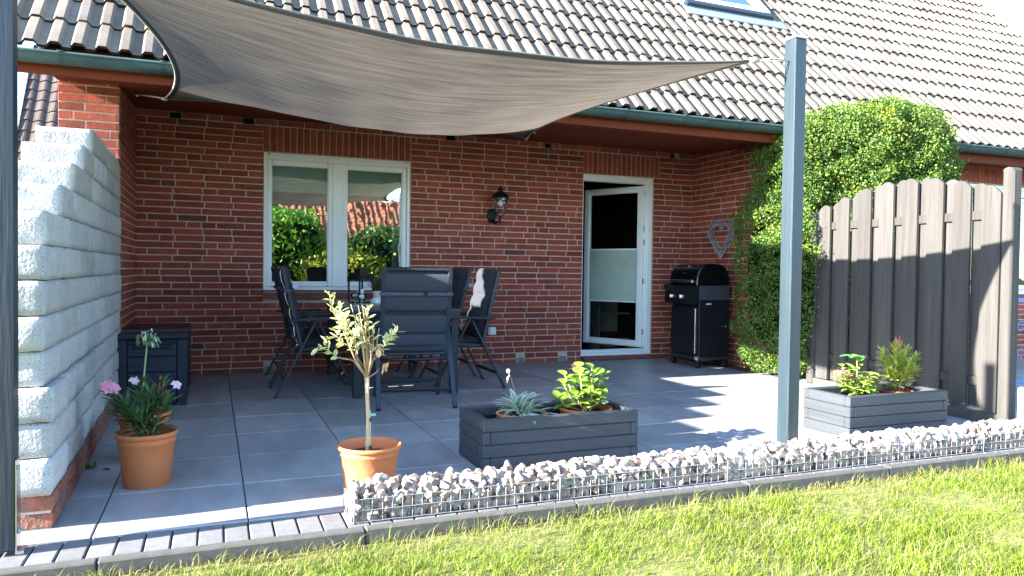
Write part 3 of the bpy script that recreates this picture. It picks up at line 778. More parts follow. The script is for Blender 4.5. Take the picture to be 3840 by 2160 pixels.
t = thing('marker_post', 'short white metal post at the gabion beside the fence post', 'post', (5.98, -4.70, 0)); MB().box(-.022, .022, -.02, .02, 0, .325, .010, (.82, .82, .82)).build('shaft', 'plain', t)

# ------------------------------------------------------------------ pots and plants
def pot_profile(r, h, rb=None):
    rb = rb or r * .74
    k = lambda t: rb + (r * .93 - rb) * t
    return [(rb * .96, 0), (rb, .006), (k(.55), h * .55), (k(.78), h * .78), (k(.80) + .004, h * .80), (k(.82) + .005, h * .83), (k(.84) + .001, h * .86), (k(.9), h * .895), (r * .985, h * .92), (r, h * .945), (r * .99, h * .98), (r * .965, h), (r * .93, h * .99), (r * .90, h * .95), (rb * 1.12, h * .5)]
def pot(t, r, h, soilz=.8, col=(1, 1, 1)):
    m = MB(); m.lathe(pot_profile(r, h), 48, (0, 0, 0), col); m.build('pot', 'terracotta', t, True, ang=50)
    s = MB(); n = 24; vs = [(0, 0, h * soilz + .006)]
    rr = r * (.80 + .12 * soilz) * .97 - .004
    for q in (.5, 1):
        for k in range(n): vs.append((rr * q * math.cos(2 * PI * k / n), rr * q * math.sin(2 * PI * k / n), h * soilz + rv(.006)))
    fs = [[0, 1 + k, 1 + (k + 1) % n] for k in range(n)] + [[1 + k, 1 + n + k, 1 + n + (k + 1) % n, 1 + (k + 1) % n] for k in range(n)]
    s.add(vs, fs); s.build('potting_soil', 'earth', t, True)
def oleander(t, h0, stems, L, w, col, cv=.3, up=.6):
    sm_, lf = MB(), MB()
    for (tx, ty, tz) in stems:
        p0 = V(rv(.03), rv(.03), h0); p1 = V(tx, ty, tz); pts = [p0.lerp(p1, k / 6) + V(0, 0, .02 * math.sin(PI * k / 6)) for k in range(7)]
        sm_.tube(pts, [.005 - .0004 * k for k in range(7)], 6, (.55, .6, .3)); d = (p1 - p0).normalized()
        nw = 9
        for k in range(nw):
            tt = .22 + .78 * k / (nw - 1); p = p0.lerp(p1, tt) + V(0, 0, .02 * math.sin(PI * tt)); a0 = k * 1.1 + rv(.3)
            for q in range(3):
                a = a0 + q * 2.094 + rv(.3); sd_ = d.orthogonal().normalized(); b2 = d.cross(sd_)
                out = sd_ * math.cos(a) + b2 * math.sin(a); dd = out * (1 - .45 * tt) + d * (.5 + up * tt)
                c = shade(col, random.uniform(1 - cv, 1 + cv)); Lk = L * random.uniform(.75, 1.1) * (1 - .35 * max(0, tt - .7) / .3)
                lf.leaf(p, dd, Lk, w * random.uniform(.8, 1.15), (0, 0, 1), random.uniform(.1, .7), c, None, 4, .35)
    sm_.build('stem', 'bark', t, True); lf.build('foliage', 'leaf', t, True)
def flower(t, p, n, r, col, spread, name='flower'):
    m = MB()
    for k in range(n):
        c = V(*p) + V(rv(spread), rv(spread), rv(spread * .6)) if n > 1 else V(*p); ax = V(rv(.8), -1 + rv(.3), rv(.5) + .6).normalized(); s1 = ax.orthogonal().normalized(); s2 = ax.cross(s1)
        for q in range(5):
            a = q * 1.257 + rv(.15); m.leaf(c, s1 * math.cos(a) + s2 * math.sin(a) + ax * .35, r, r * .72, ax, .5, shade(col, random.uniform(.85, 1.1)), None, 3, .1, .6)
        m.tube([c - ax * .018, c], [.002, .004], 5, (.55, .12, .15))
    return m.build(name, 'petal', t, True)
# back pot with agapanthus seed head
t = thing('potted_agapanthus', 'terracotta pot with one tall faded seed head standing behind the pink oleander', 'potted plant', (.338, -3.5, 0)); pot(t, .140, .268, .72)
f = MB(); f.tube([(.0, 0, .18), (-.008, 0, .38), (.004, 0, .54), (.016, 0, .672)], [.0052, .005, .0045, .004], 8, (.45, .62, .3)); f.build('stem', 'leaf', t, True)
f = MB()
for k in range(46):
    a = rv(PI); e = random.uniform(-.25, 1.25); d = V(math.cos(a) * math.cos(e), math.sin(a) * math.cos(e), math.sin(e)); p0 = V(.016, 0, .672); p1 = p0 + d * random.uniform(.035, .058) + V(0, 0, .008)
    dr_ = random.random() < .75; p2 = p1 + V(d.x * .016, d.y * .016, -random.uniform(.018, .045) if dr_ else .012)
    f.tube([p0, p1], .0011, 4, (.30, .40, .22)); c = (.72, .76, .62) if random.random() < .25 else (.22, .34, .16)
    f.tube([p1, p1.lerp(p2, .5), p2], [.0018, .0062, .003], 6, c)
f.build('seed_head', 'leaf', t, True)
# front pot with pink oleander
t = thing('potted_oleander', 'pink flowering oleander in a round terracotta pot at the foot of the stone wall', 'potted plant', (.392, -4.045, 0)); pot(t, .146, .270, .70)
oleander(t, .20, [(-.17, .0, .46), (-.10, -.05, .42), (-.03, .05, .49), (.02, -.04, .47), (.07, .02, .50), (.03, .0, .40), (-.05, -.07, .36), (.10, -.03, .42), (-.13, .04, .36)], .115, .019, (.075, .17, .055), .35)
flower(t, (-.165, -.01, .505), 11, .026, (.95, .42, .60), .030, 'flower_cluster'); flower(t, (-.055, .0, .522), 2, .024, (.98, .66, .74), .008); flower(t, (.135, .0, .495), 2, .026, (.98, .70, .80), .006)
for (x, z) in ((.058, .53), (.075, .505), (.03, .475), (.085, .46)):
    f = MB(); f.tube([(x - .012, 0, z - .10), (x, 0, z - .02), (x + .002, 0, z - .005), (x + .004, 0, z + .016)], [.0016, .002, .0055, .001], 6, (.75, .10, .13)); f.build('flower_bud', 'petal', t, True)
for (x0_, z0_, x1_, z1_) in ((.05, .42, .132, .488), (-.12, .42, -.16, .49)):
    f = MB(); f.tube([(x0_, 0, z0_), (x1_, 0, z1_)], .0018, 5, (.35, .16, .12)); f.build('flower_stalk', 'petal', t, True)
# variegated standard tree
t = thing('potted_tree', 'small standard tree with cream edged leaves in a terracotta pot by the gabion end', 'potted plant', (1.422, -4.53, 0)); pot(t, .158, .235, .78)
f = MB(); f.tube([(-.012, 0, .15), (-.011, .0, .25), (-.008, .003, .36), (-.014, 0, .46), (-.016, 0, .565)], [.0115, .0105, .010, .0098, .0125], 10, (1.25, 1.15, .95)); f.build('trunk', 'bark', t, True)
f = MB(); f.tube([(.002, -.004, .16), (.001, -.003, .40)], .003, 6, (.3, .45, .3)); f.box(-.002, .008, -.012, .004, .345, .365, .001, (.03, .03, .03)); f.box(.004, .028, -.006, -.003, .372, .384, .001, (.15, .45, .38)); f.box(-.004, .009, -.014, .004, .205, .225, .001, (.03, .03, .03)); f.build('stake_tie', 'plain', t)
br, lf, dl = MB(), MB(), MB()
def tp(px, py, dy=0):     # branch tip positions measured on the photograph, kept in the tree's own frame
    return V((px - 321) * .00079 - .016, dy, .565 + (632 - py) * .00076)
gr = (.27, .38, .085); cr_ = (1.0, .93, .52)
root = V(-.016, 0, .560)
def vp(L): return [tp(*q) for q in L]
limbs = [([(250, 530), (215, 440), (165, 320), (110, 215), (75, 80)], 1.0, 26), ([(265, 540), (240, 430), (215, 330), (150, 200)], 1.0, 16), ([(235, 520), (140, 500), (95, 460), (70, 420), (80, 370)], .8, 12), ([(300, 520), (285, 400), (265, 300), (240, 225)], .9, 16),
         ([(318, 500), (312, 380), (318, 270), (318, 190)], .9, 16), ([(345, 545), (395, 490), (440, 430), (480, 380), (525, 335)], .8, 14), ([(335, 520), (355, 430), (350, 330), (345, 280)], .7, 7), ([(190, 420), (150, 400), (130, 330)], .6, 10), ([(205, 400), (185, 300), (170, 240), (165, 170)], .7, 14), ([(440, 430), (450, 395), (470, 360)], .5, 7), ([(110, 470), (60, 440), (25, 435)], .5, 6), ([(255, 470), (230, 370), (255, 330)], .6, 12)]
for li, (pl_, th, nl) in enumerate(limbs):
    dy = ((li * 37) % 11 - 5) * .011; st = root if li in (0, 1, 2, 3, 4, 5, 6) else tp(*pl_[0], dy * .5); pts = [st] + [tp(px, py, dy * (k + 1) / len(pl_) + rv(.006)) for k, (px, py) in enumerate(pl_)]
    br.tube(pts, [(.0058 - .0046 * k / (len(pts) - 1)) * th for k in range(len(pts))], 6, (1.0, .82, .52))
    for k in range(nl):
        f_ = (.40 + .60 * k / max(1, nl - 1)) * (len(pts) - 1); i0 = min(int(f_), len(pts) - 2); p = pts[i0].lerp(pts[i0 + 1], f_ - i0); d = (pts[i0 + 1] - pts[i0]).normalized(); a = k * 2.4 + rv(.5); sd_ = d.orthogonal().normalized(); b2 = d.cross(sd_)
        dd = d * random.uniform(.3, .9) + (sd_ * math.cos(a) + b2 * math.sin(a)) * .9
        lf.leaf(p, dd, random.uniform(.034, .054), random.uniform(.018, .026), V(rv(.6), rv(.6), 1), rv(.5), shade(gr, random.uniform(.8, 1.6)), shade(cr_, random.uniform(.8, 1.0)), 4, .3)
for (px, py) in ((215, 155), (270, 165), (290, 160), (320, 160), (345, 330), (400, 320), (405, 315), (260, 500), (345, 470), (405, 580), (300, 420), (330, 400)):
    q = tp(px, py, rv(.05)); br.tube([root, root.lerp(q, .5) + V(.012, 0, 0), q], [.0045, .003, .0012], 6, (1.0, .85, .72))
for grp in (((430, 545), (440, 570), (415, 560), (455, 540)), ((395, 450), (385, 455), (400, 440))):
    dl = MB()
    for (px, py) in grp: dl.leaf(tp(px, py, rv(.012)), V(rv(1), rv(.6), -.6), .045, .030, (0, 0, 1), .6, (.85, .52, .30), None, 3, .3)
    dl.build('dry_leaf', 'leaf', t, True)
br.build('branch', 'bark', t, True); lf.build('foliage', 'leaf', t, True)

# planter boxes
def planter(name, label, x0, x1, y0, y1, group):
    t = thing(name, label, 'planter', ((x0 + x1) / 2, (y0 + y1) / 2, 0), 0, group); L = (x1 - x0) / 2; W = (y1 - y0) / 2; th = .046; H = .0705
    for sg in (-1, 1):
        m = MB()
        for k in range(4):
            full = (k % 2 == 1); a = L if full else L - th - .001; z = k * (H + .001)
            b = 1 + rv(.08); m.box(-a, a, sg * W - (th if sg > 0 else 0), sg * W + (0 if sg > 0 else th), z + .0005, z + H, .006, (b, b, b))
        m.build('long_panel', 'planter_paint', t)
        m = MB()
        for k in range(4):
            full = (k % 2 == 0); a = W if full else W - th - .001; z = k * (H + .001); b = 1 + rv(.08)
            m.box(sg * L - (th if sg > 0 else 0), sg * L + (0 if sg > 0 else th), -a, a, z + .0005, z + H, .006, (b, b, b))
        m.build('end_panel', 'planter_paint', t)
    m = MB(); m.box(-L + th + .002, L - th - .002, -W + th + .002, W - th - .002, .01, .06, 0); m.build('base_board', 'blackplastic', t)
    m = MB(); a, b = L - th - .003, W - th - .003
    for q in ((-a, -b, a, -b), (a, -b, a, b), (a, b, -a, b), (-a, b, -a, -b)): m.bar((q[0], q[1], .15), (q[2], q[3], .15), .002, .17, (0, 0, 1), 0)
    m.build('liner', 'blackplastic', t)
    f = MB(); f.box(L - .09, L - .055, W - .16, W - .08, .283, .296, .006, (.75, .75, .75)); f.tube([(L - .08, W - .13, .285), (L - .09, W - .14, .30), (L - .12, W - .12, .295), (L - .13, W - .10, .27)], .004, 6, (.7, .7, .7)); f.build('liner_fold', 'plain', t, True)
    return t
p1 = planter('planter_box', 'dark grey timber planter holding a hosta and a hydrangea, behind the gabion', 2.062, 3.040, -4.408, -3.985, 'dark grey timber planter boxes')
p2 = planter('planter_box', 'grey timber planter by the fence, its end face in full sun', 4.645, 5.572, -4.452, -4.03, 'dark grey timber planter boxes')
# hosta
t = thing('potted_hosta', 'hosta with white edged drooping leaves in a terracotta pot in the planter', 'potted plant', (2.375, -4.20, .062)); pot(t, .150, .215, .8)
lf = MB()
for k in range(70):
    a = rv(PI); e = random.uniform(.45, 1.45); d = V(math.cos(a) * math.cos(e), math.sin(a) * math.cos(e), math.sin(e)); L = random.uniform(.13, .21)
    lf.leaf((rv(.04), rv(.04), .195), d, L, random.uniform(.034, .050), (0, 0, 1), random.uniform(.9, 1.7), shade((.13, .25, .13), random.uniform(.7, 1.3)), shade((.82, .86, .72), random.uniform(.8, 1)), 6, .3, .5)
lf.leaf((.05, -.02, .18), V(1, -.2, .55), .24, .026, (0, 0, 1), 1.0, (.14, .25, .13), (.8, .84, .7), 6, .3); lf.leaf((.05, .0, .18), V(1, .1, .75), .22, .024, (0, 0, 1), .9, (.14, .25, .13), (.8, .84, .7), 6, .3)
lf.build('foliage', 'leaf', t, True)
f = MB(); f.tube([(-.02, 0, .18), (-.04, 0, .32), (-.065, 0, .40), (-.085, 0, .445)], [.0025, .0022, .002, .0018], 6, (.35, .4, .2)); f.build('flower_stem', 'leaf', t, True)
f = MB(); f.tube([(-.08, 0, .43), (-.088, 0, .42), (-.094, 0, .385)], [.002, .006, .004], 6, (.9, .72, .72)); f.lathe([(0, -.012), (.010, -.006), (.012, .002), (.006, .012), (0, .014)], 10, (-.087, 0, .455), (.95, .82, .82)); f.build('flower', 'petal', t, True)
# hydrangea
def hydrangea(t, h0, tips, L, w, col, stemc, n=9):
    sm_, lf = MB(), MB()
    for (tx, ty, tz) in tips:
        p0 = V(rv(.03), rv(.03), h0); p1 = V(tx, ty, tz); mid_ = p0.lerp(p1, .5) + V(tx * .15, ty * .15, -.01)
        sm_.tube([p0, mid_, p1], [.006, .005, .003], 7, stemc)
        for k in range(n):
            tt = .4 + .6 * k / (n - 1); p = p0.lerp(mid_, tt * 2) if tt < .5 else mid_.lerp(p1, tt * 2 - 1); a = k * 1.57 + rv(.4)
            e = .1 + .8 * (tt - .4); d = V(math.cos(a) * math.cos(e), math.sin(a) * math.cos(e), math.sin(e)); c = shade(col, random.uniform(.55, 1.4))
            lf.leaf(p, d, L * random.uniform(.7, 1.15), w * random.uniform(.8, 1.1), (0, 0, 1), random.uniform(.2, 1.0), c, shade(c, 1.12), 5, .22, .45)
    sm_.build('stem', 'bark', t, True); lf.build('foliage', 'leaf', t, True)
t = thing('potted_hydrangea', 'bright green leafy hydrangea in a brown pot in the planter', 'potted plant', (2.808, -4.17, .062)); pot(t, .168, .215, .86, (.72, .62, .62))
hydrangea(t, .19, [(-.15, 0, .36), (-.11, .06, .40), (-.07, -.06, .43), (-.02, .05, .45), (.03, -.04, .42), (.07, .05, .44), (.11, -.02, .42), (.13, .04, .33), (-.10, -.07, .30), (.08, -.08, .30), (0, -.09, .33), (-.16, .05, .27), (.0, .08, .40)], .092, .066, (.24, .40, .045), (1.1, 1.0, .75), 10)
f = MB()
for k in range(16): f.leaf((-.075 + rv(.02), rv(.02), .455 + rv(.015)), V(rv(1), rv(1), rv(.6)), .022, .014, (0, 0, 1), .3, (.50, .30, .16), None, 3)
f.build('faded_flower', 'leaf', t, True)
# planter 2 plants
t = thing('potted_hydrangea', 'leafy shrub with faded reddish flower heads in the sunlit planter', 'potted plant', (4.985, -4.2, .062))
m = MB(); m.lathe(pot_profile(.12, .185), 32, (0, 0, 0), (.10, .09, .09)); m.build('pot', 'blackplastic', t, True)
hydrangea(t, .17, [(-.14, .02, .28), (-.07, .03, .31), (.02, -.05, .29), (.09, .04, .27), (.15, .0, .25), (-.02, .06, .33), (.03, -.07, .24), (-.17, 0, .33), (-.10, .05, .38), (-.06, -.04, .44), (.0, .04, .36), (.06, -.03, .33), (.12, .03, .31), (.18, -.02, .30), (.20, .03, .22), (-.12, -.06, .24), (.05, -.08, .21), (-.03, -.08, .27)], .074, .052, (.27, .40, .06), (.8, .6, .4), 10)
lf = MB()
for a in np.linspace(0, 5.6, 7): lf.leaf((-.05, 0, .455), V(math.cos(a), math.sin(a), .35), .105, .052, (0, 0, 1), .6, (.10, .36, .10), None, 5, .2)
lf.build('top_leaf', 'leaf', t, True)
for (x, z, nn) in ((-.20, .36, 14), (-.13, .345, 26), (-.08, .31, 20), (.14, .31, 22), (.19, .29, 10)):
    f = MB()
    for k in range(nn): f.leaf((x + rv(.028), rv(.03), z + rv(.02)), V(rv(1), rv(1), rv(.8)), .020, .016, (0, 0, 1), .3, random.choice([(.62, .22, .20), (.72, .36, .28), (.80, .58, .42), (.55, .14, .18)]), None, 3)
    f.build('flower_head', 'petal', t, True)
t = thing('potted_oleander', 'upright yellow green oleander with red buds in the planter nearest the fence', 'potted plant', (5.39, -4.17, .062)); pot(t, .122, .195, .86, (.62, .42, .45))
oleander(t, .165, [(-.15, 0, .42), (-.09, .05, .47), (-.04, -.04, .52), (.03, .04, .50), (.08, -.02, .48), (.14, .04, .46), (.19, 0, .42), (.12, -.06, .34), (-.11, -.05, .33), (0, .0, .42), (.05, -.07, .38)], .105, .020, (.44, .50, .075), .3, .9)
for k in range(7):
    x = rv(.035); f = MB(); f.tube([(x * .3, 0, .46), (x + .008, rv(.02), .52 + rv(.02)), (x + .012, rv(.01), .555 + rv(.02)), (x + .016, 0, .582 + rv(.02))], [.0016, .003, .0062, .001], 6, (.80, .14, .17)); f.build('flower_bud', 'petal', t, True)
f = MB(); f.box(-.23, -.195, -.005, .0, .17, .27, .001, (.80, .80, .84)); f.build('plant_label', 'plain', t)
# weed by the wall base
lf = MB()
for k in range(26): lf.leaf((.088 + rv(.02), -3.62 + rv(.03), .004), V(rv(1), rv(1), random.uniform(.2, 1.2)), random.uniform(.02, .045), .014, (0, 0, 1), .5, shade((.10, .20, .03), random.uniform(.6, 1.3)), None, 3)
o = lf.build('weed', 'leaf', None, True); tag(o, 'small green weed growing at the foot of the granite wall', 'weed')

lf = MB(); lf.leaf((.150, -3.70, .006), V(1, .3, .1), .045, .022, (0, 0, 1), .5, (.03, .022, .018), None, 4, .5)
o = lf.build('fallen_leaf', 'leaf', None, True); tag(o, 'dark curled fallen leaf on the slabs beside the weed', 'leaf')
# ------------------------------------------------------------------ storage box
t = thing('storage_box', 'dark blue plastic storage box with wood grain panels in the patio corner', 'storage box', (.005, -1.79, 0))
BX, BD, BZ = .507, 1.15, .575
m = MB(); m.box(.03, BX - .018, .02, BD - .01, .01, .525, .004, (.7, .7, .7)); m.build('body', 'boxwood', t)
m = MB()
for k in range(4): m.box(.085, BX - .075, .004, .022, .03 + k * .122, .03 + k * .122 + .118, .005, (1.25, 1.25, 1.25))
m.build('front_panel', 'boxwood', t)
for x in (.0, BX - .074):
    MB().box(x, x + .074, -.004, .05, .0, .527, .008).build('corner_post', 'boxwood', t)
for y in (.5, 1.09): MB().box(BX - .05, BX - .004, y, y + .05, 0, .52, .008).build('corner_post', 'boxwood', t)
m = MB(); m.box(-.0, BX + .006, -.014, BD, .528, BZ, .010); ld = m.build('lid', 'boxwood', t)
m = MB(); m.box(.12, BX - .11, -.006, .003, .455, .490, .006, (.2, .2, .2)); m.box(.10, BX - .09, -.012, .003, .492, .505, .004, (.9, .9, .9)); m.build('handle', 'boxwood', t)

# ------------------------------------------------------------------ table and chairs
TX0, TX1, TY0, TY1, TH = 1.80, 2.735, -1.945, -.28, .755
t = thing('patio_table', 'long anthracite metal dining table set out on the patio', 'table', (TX0, TY0, 0)); LX, LY = TX1 - TX0, TY1 - TY0
MB().box(0, LX, 0, LY, TH - .022, TH, .004).build('tabletop', 'tabletop', t)
m = MB(); m.box(.006, LX - .006, .006, .03, TH - .085, TH - .0225, .002); m.box(.006, LX - .006, LY - .03, LY - .006, TH - .085, TH - .0225, .002); m.box(.006, .03, .0305, LY - .0305, TH - .085, TH - .0225, .002); m.box(LX - .03, LX - .006, .0305, LY - .0305, TH - .085, TH - .0225, .002); m.build('apron', 'anthracite', t)
for x in (.004, LX - .072):
    for y in (.06, LY - .13): MB().box(x, x + .068, y, y + .068, 0, TH - .086, .004, (1.15, 1.15, 1.2)).build('leg', 'anthracite', t)
def make_chair(label, group):
    t = thing('patio_chair', label, 'chair', (0, 0, 0), 0, group); w = .262
    for sx in (-1, 1):
        x = sx * (w + .014)
        m = MB(); m.bar((x + sx * .012, -.02, .625), (x + sx * .026, -.34, .0), .020, .040, (1, 0, 0), .005, (1.7, 1.75, 1.85)); m.box(x + sx * .026 - .018, x + sx * .026 + .018, -.352, -.322, 0, .018, .004, (.3, .3, .3)); m.build('rear_leg', 'anthracite', t)  # both leg pairs tinted paler and bluer: sky reflection put into the colour
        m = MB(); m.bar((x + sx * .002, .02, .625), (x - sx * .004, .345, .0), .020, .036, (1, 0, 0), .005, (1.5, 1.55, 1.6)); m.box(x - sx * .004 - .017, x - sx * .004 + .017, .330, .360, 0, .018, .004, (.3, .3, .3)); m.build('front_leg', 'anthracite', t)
        m = MB(); m.tube([(x + sx * .006, -.035, .610), (x + sx * .006, -.012, .635), (x + sx * .006, .012, .635), (x + sx * .006, .035, .610)], .013, 8); m.box(x - .008, x + .016, -.008, .010, .640, .652, .002, (9, 9, 9)); m.build('hinge', 'anthracite', t, True, ang=40)
        m = MB(); m.bar((x + sx * .018, -.235, .655), (x + sx * .018, .20, .668), .052, .022, (0, 0, 1), .008); m.build('armrest', 'anthracite', t)
    m = MB()
    for sx in (-1, 1):
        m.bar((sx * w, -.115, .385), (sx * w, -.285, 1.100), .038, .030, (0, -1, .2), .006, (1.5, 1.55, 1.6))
    m.bar((-w - .012, -.285, 1.098), (w + .012, -.285, 1.098), .030, .020, (0, 0, 1), .005); m.tube([(-w, -.145, .50), (-w * .5, -.168, .492), (w * .5, -.168, .492), (w, -.145, .50)], .009, 8)
    m.build('back_frame', 'anthracite', t, True, ang=35)
    m = MB(); n = 30; vs = []; fs = []
    for j in range(n + 1):
        s = j / n; z = .42 + (1.085 - .42) * s; y = -.115 - .170 * ((z - .385) / .715); q = abs(math.sin(PI * s * 4.0)) ** .5
        for i in range(9):
            xx = -w + .012 + (2 * w - .024) * i / 8; vs.append((xx, y - .020 * q + .004, z))
    for j in range(n):
        for i in range(8): a = j * 9 + i; fs.append([a, a + 1, a + 10, a + 9])
    m.add(vs, fs); m.c = [(.45, .45, .45) if abs(((j // 8 + .5) / n * 4) % 1 - 0) < .07 or abs(((j // 8 + .5) / n * 4) % 1 - 1) < .07 else (1, 1, 1) for j in range(len(fs))]; m.build('backrest', 'textilene', t, True)
    m = MB()
    for sx in (-1, 1): m.bar((sx * w, -.15, .402), (sx * w, .30, .432), .024, .034, (0, 0, 1), .005)
    m.bar((-w, .30, .432), (w, .30, .432), .024, .03, (0, 0, 1), .005); m.tube([(-w, -.15, .395), (-w * .6, -.17, .375), (w * .6, -.17, .375), (w, -.15, .395)], .008, 8); m.build('seat_frame', 'anthracite', t)
    MB().box(-w + .012, w - .012, -.14, .29, .408, .424, .004).build('seat', 'textilene', t)
    m = MB(); m.bar((-w - .03, -.265, .145), (w + .03, -.265, .145), .016, .030, (0, -.45, .9), .004); m.build('stretcher', 'anthracite', t)
    m = MB(); m.bar((-w - .01, .27, .145), (w + .01, .27, .145), .016, .030, (0, .45, .9), .004); m.build('stretcher', 'anthracite', t)
    return t
def puff(pts, w, th, name):
    """quilted pad swept along pts (y,z) list, thickness th to the left of the path"""
    pass
def make_cushion(label, group):
    t = thing('chair_cushion', label, 'cushion', (0, 0, 0), 0, group); w = .235; m = MB(); prof = []
    for s in np.linspace(0, 1, 34): z = 1.112 - s * (1.112 - .462); prof.append((-.115 - .170 * ((z - .385) / .715) + .014, z, s, 0))
    for s in np.linspace(0, 1, 20): prof.append((-.118 + s * .405, .428 + .026 * s * .6, s, 1))
    nx = 12; vs = []; fs = []; np_ = len(prof)
    for side in (0, 1):
        for (y, z, s, k) in prof:
            seg = 5 if k == 0 else 3; q = .45 + .55 * abs(math.sin(PI * s * seg)) ** .55
            for i in range(nx + 1):
                u = -1 + 2 * i / nx; e = max(0, 1 - abs(u) ** 6) ** .5; b = .5 + .5 * abs(math.sin(PI * (u + 1) / 2 * 2)) ** .5 if k == 0 else 1
                th = (.050 * q * e * (.75 + .25 * b) if side else .002)
                vs.append((u * w, y + (th if k == 0 else 0) * .97, z + (th * .24 if k == 0 else th)))
    for side in (0, 1):
        o = side * np_ * (nx + 1)
        for j in range(np_ - 1):
            for i in range(nx):
                a = o + j * (nx + 1) + i; q = [a, a + 1, a + nx + 2, a + nx + 1]; fs.append(q[::-1] if side == 0 else q)
    m.add(vs, fs); m.build('pad', 'cushion', t, True)
    m = MB(); zs = .905; ys = -.115 - .170 * ((zs - .385) / .715)
    m.box(-.285, .285, ys - .033, ys - .027, zs - .013, zs + .013, .001, (2.2, 2.2, 2.2)); m.box(-.288, -.282, ys - .03, ys + .03, zs - .013, zs + .013, .001, (2, 2, 2)); m.box(.282, .288, ys - .03, ys + .03, zs - .013, zs + .013, .001, (2, 2, 2))
    m.box(.05, .085, ys - .037, ys - .033, zs - .018, zs + .018, .002, (.6, .6, .6)); m.build('strap', 'cushion', t)
    m = MB(); m.box(.228, .246, -.20, -.16, .93, .955, .002, (16, 16, 17)); m.build('care_tag', 'cushion', t)
    return t
CG, KG = 'folding patio chairs around the table', 'dark cushions on the patio chairs'
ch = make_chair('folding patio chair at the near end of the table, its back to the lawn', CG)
cu = make_cushion('dark cushion strapped to the chair at the near end of the table', KG)
near = ((2.232, -2.190, 0), math.radians(-7))
for o in (ch, cu): o.location = near[0]; o.rotation_euler = (0, 0, near[1])
seats = [((1.53, -1.375, 0), -PI / 2, 'left of the table, nearest the lawn'), ((1.545, -.53, 0), -PI / 2, 'left of the table, nearest the window'),
         ((2.895, -1.44, 0), PI / 2, 'right of the table, nearest the lawn'), ((2.885, -.62, 0), PI / 2, 'right of the table, nearest the wall')]
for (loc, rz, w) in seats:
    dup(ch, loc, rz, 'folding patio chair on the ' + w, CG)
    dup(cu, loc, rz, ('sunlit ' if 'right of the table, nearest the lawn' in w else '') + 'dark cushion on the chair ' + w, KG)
# things on the table
def goblet(x, y, label):
    t = thing('goblet', label, 'glass', (x, y, TH + .006), 0, 'glass goblets on the table')
    MB().lathe([(.036, 0), (.037, .003), (.028, .008), (.010, .016), (.0075, .024), (.011, .030), (.0075, .036), (.010, .044), (.026, .054), (.037, .070), (.041, .090), (.042, .115), (.040, .115), (.039, .09), (.035, .072), (.024, .057), (0, .050)], 28).build('bowl', 'clear_glass', t, True)
    t2 = thing('coaster', label.replace('stemmed glass goblet', 'round pale coaster under the goblet'), 'coaster', (x, y, TH + .0005), 0, 'round coasters on the table')
    MB().lathe([(.047, 0), (.047, .004), (0, .005)], 28, col=(.62, .56, .50)).build('disc', 'plain', t2)
goblet(1.945, -1.47, 'stemmed glass goblet in front, nearer the table edge'); goblet(1.935, -1.20, 'stemmed glass goblet behind, nearer the window')
t = thing('coaster', 'round white coaster by the near chair back', 'coaster', (2.19, -1.35, TH + .0005), 0, 'round coasters on the table'); MB().lathe([(.045, 0), (.045, .004), (0, .005)], 24, col=(.75, .75, .75)).build('disc', 'plain', t)
t = thing('lantern', 'black metal lantern with slotted top holding a white candle', 'lantern', (2.055, -.83, TH + .006), .5)
m = MB(); s = .083
m.box(-s, s, -s, s, 0, .014, .002)
for a in (-1, 1):
    for b in (-1, 1): m.box(a * s - .007, a * s + .007, b * s - .007, b * s + .007, .014, .235, .001)
m.box(-s - .006, s + .006, -s - .006, s + .006, .275, .290, .002)
for a in (-1, 1):
    for k in range(9):
        x = -s + k * s / 4; m.box(x - .005, x + .005, a * s - .004, a * s + .004, .232, .276, 0); m.box(a * s - .004, a * s + .004, x - .005, x + .005, .2325, .2755, 0)
    m.box(-s, s, a * s - .005, a * s + .005, .222, .234, 0); m.box(a * s - .0052, a * s + .0048, -s + .007, s - .007, .2225, .2335, 0)
m.box(-.045, .045, -.045, .045, .290, .335, .003); m.box(-.055, .055, -.055, .055, .335, .345, .002); m.build('housing', 'blackplastic', t)
m = MB(); m.lathe([(.030, 0), (.030, .118), (.026, .122), (0, .121)], 20, (.0, 0, .014), (.85, .86, .84)); m.tube([(0, 0, .13), (.002, 0, .148)], .0015, 5, (.05, .05, .05)); m.build('candle', 'plain', t, True, ang=40)
t = thing('flower_pot', 'pale pink pot of heather standing on the table behind the near chair', 'potted plant', (2.215, -.86, TH + .008))
MB().lathe([(.040, 0), (.050, .09), (.055, .095), (.056, .118), (.050, .118), (.047, .10)], 28, col=(.72, .58, .54)).build('pot', 'plain', t, True, ang=45)
lf = MB()
for k in range(150):
    a = rv(PI); e = random.uniform(.75, 1.5); d = V(math.cos(a) * math.cos(e), math.sin(a) * math.cos(e), math.sin(e)); L = random.uniform(.09, .17); p = V(rv(.03), rv(.03), .10)
    lf.tube([p, p + d * L], [.0016, .0022], 3, random.choice([(.06, .11, .04), (.08, .14, .05), (.20, .17, .12)]), False)
    for q in range(3): lf.leaf(p + d * L * (.4 + .25 * q), d + V(rv(.8), rv(.8), 0), .018, .006, (0, 0, 1), .2, random.choice([(.07, .13, .04), (.10, .16, .06), (.24, .16, .18)]), None, 2)
lf.build('foliage', 'leaf', t, True)
t = thing('ashtray', 'round ribbed white lidded ashtray with dark bands on the table', 'ashtray', (2.165, -1.02, TH + .008))
MB().lathe([(.040, 0), (.049, .006), (.050, .014), (.046, .019), (.050, .024), (.051, .032), (.046, .037), (.044, .044), (.038, .048), (.036, .055), (0, .058)], 32, col=(.82, .83, .84)).build('body', 'plain', t, True)
MB().lathe([(.0468, .0172), (.0474, .0195), (.0468, .0218)], 32, col=(.12, .14, .15)).build('band', 'plain', t, True)
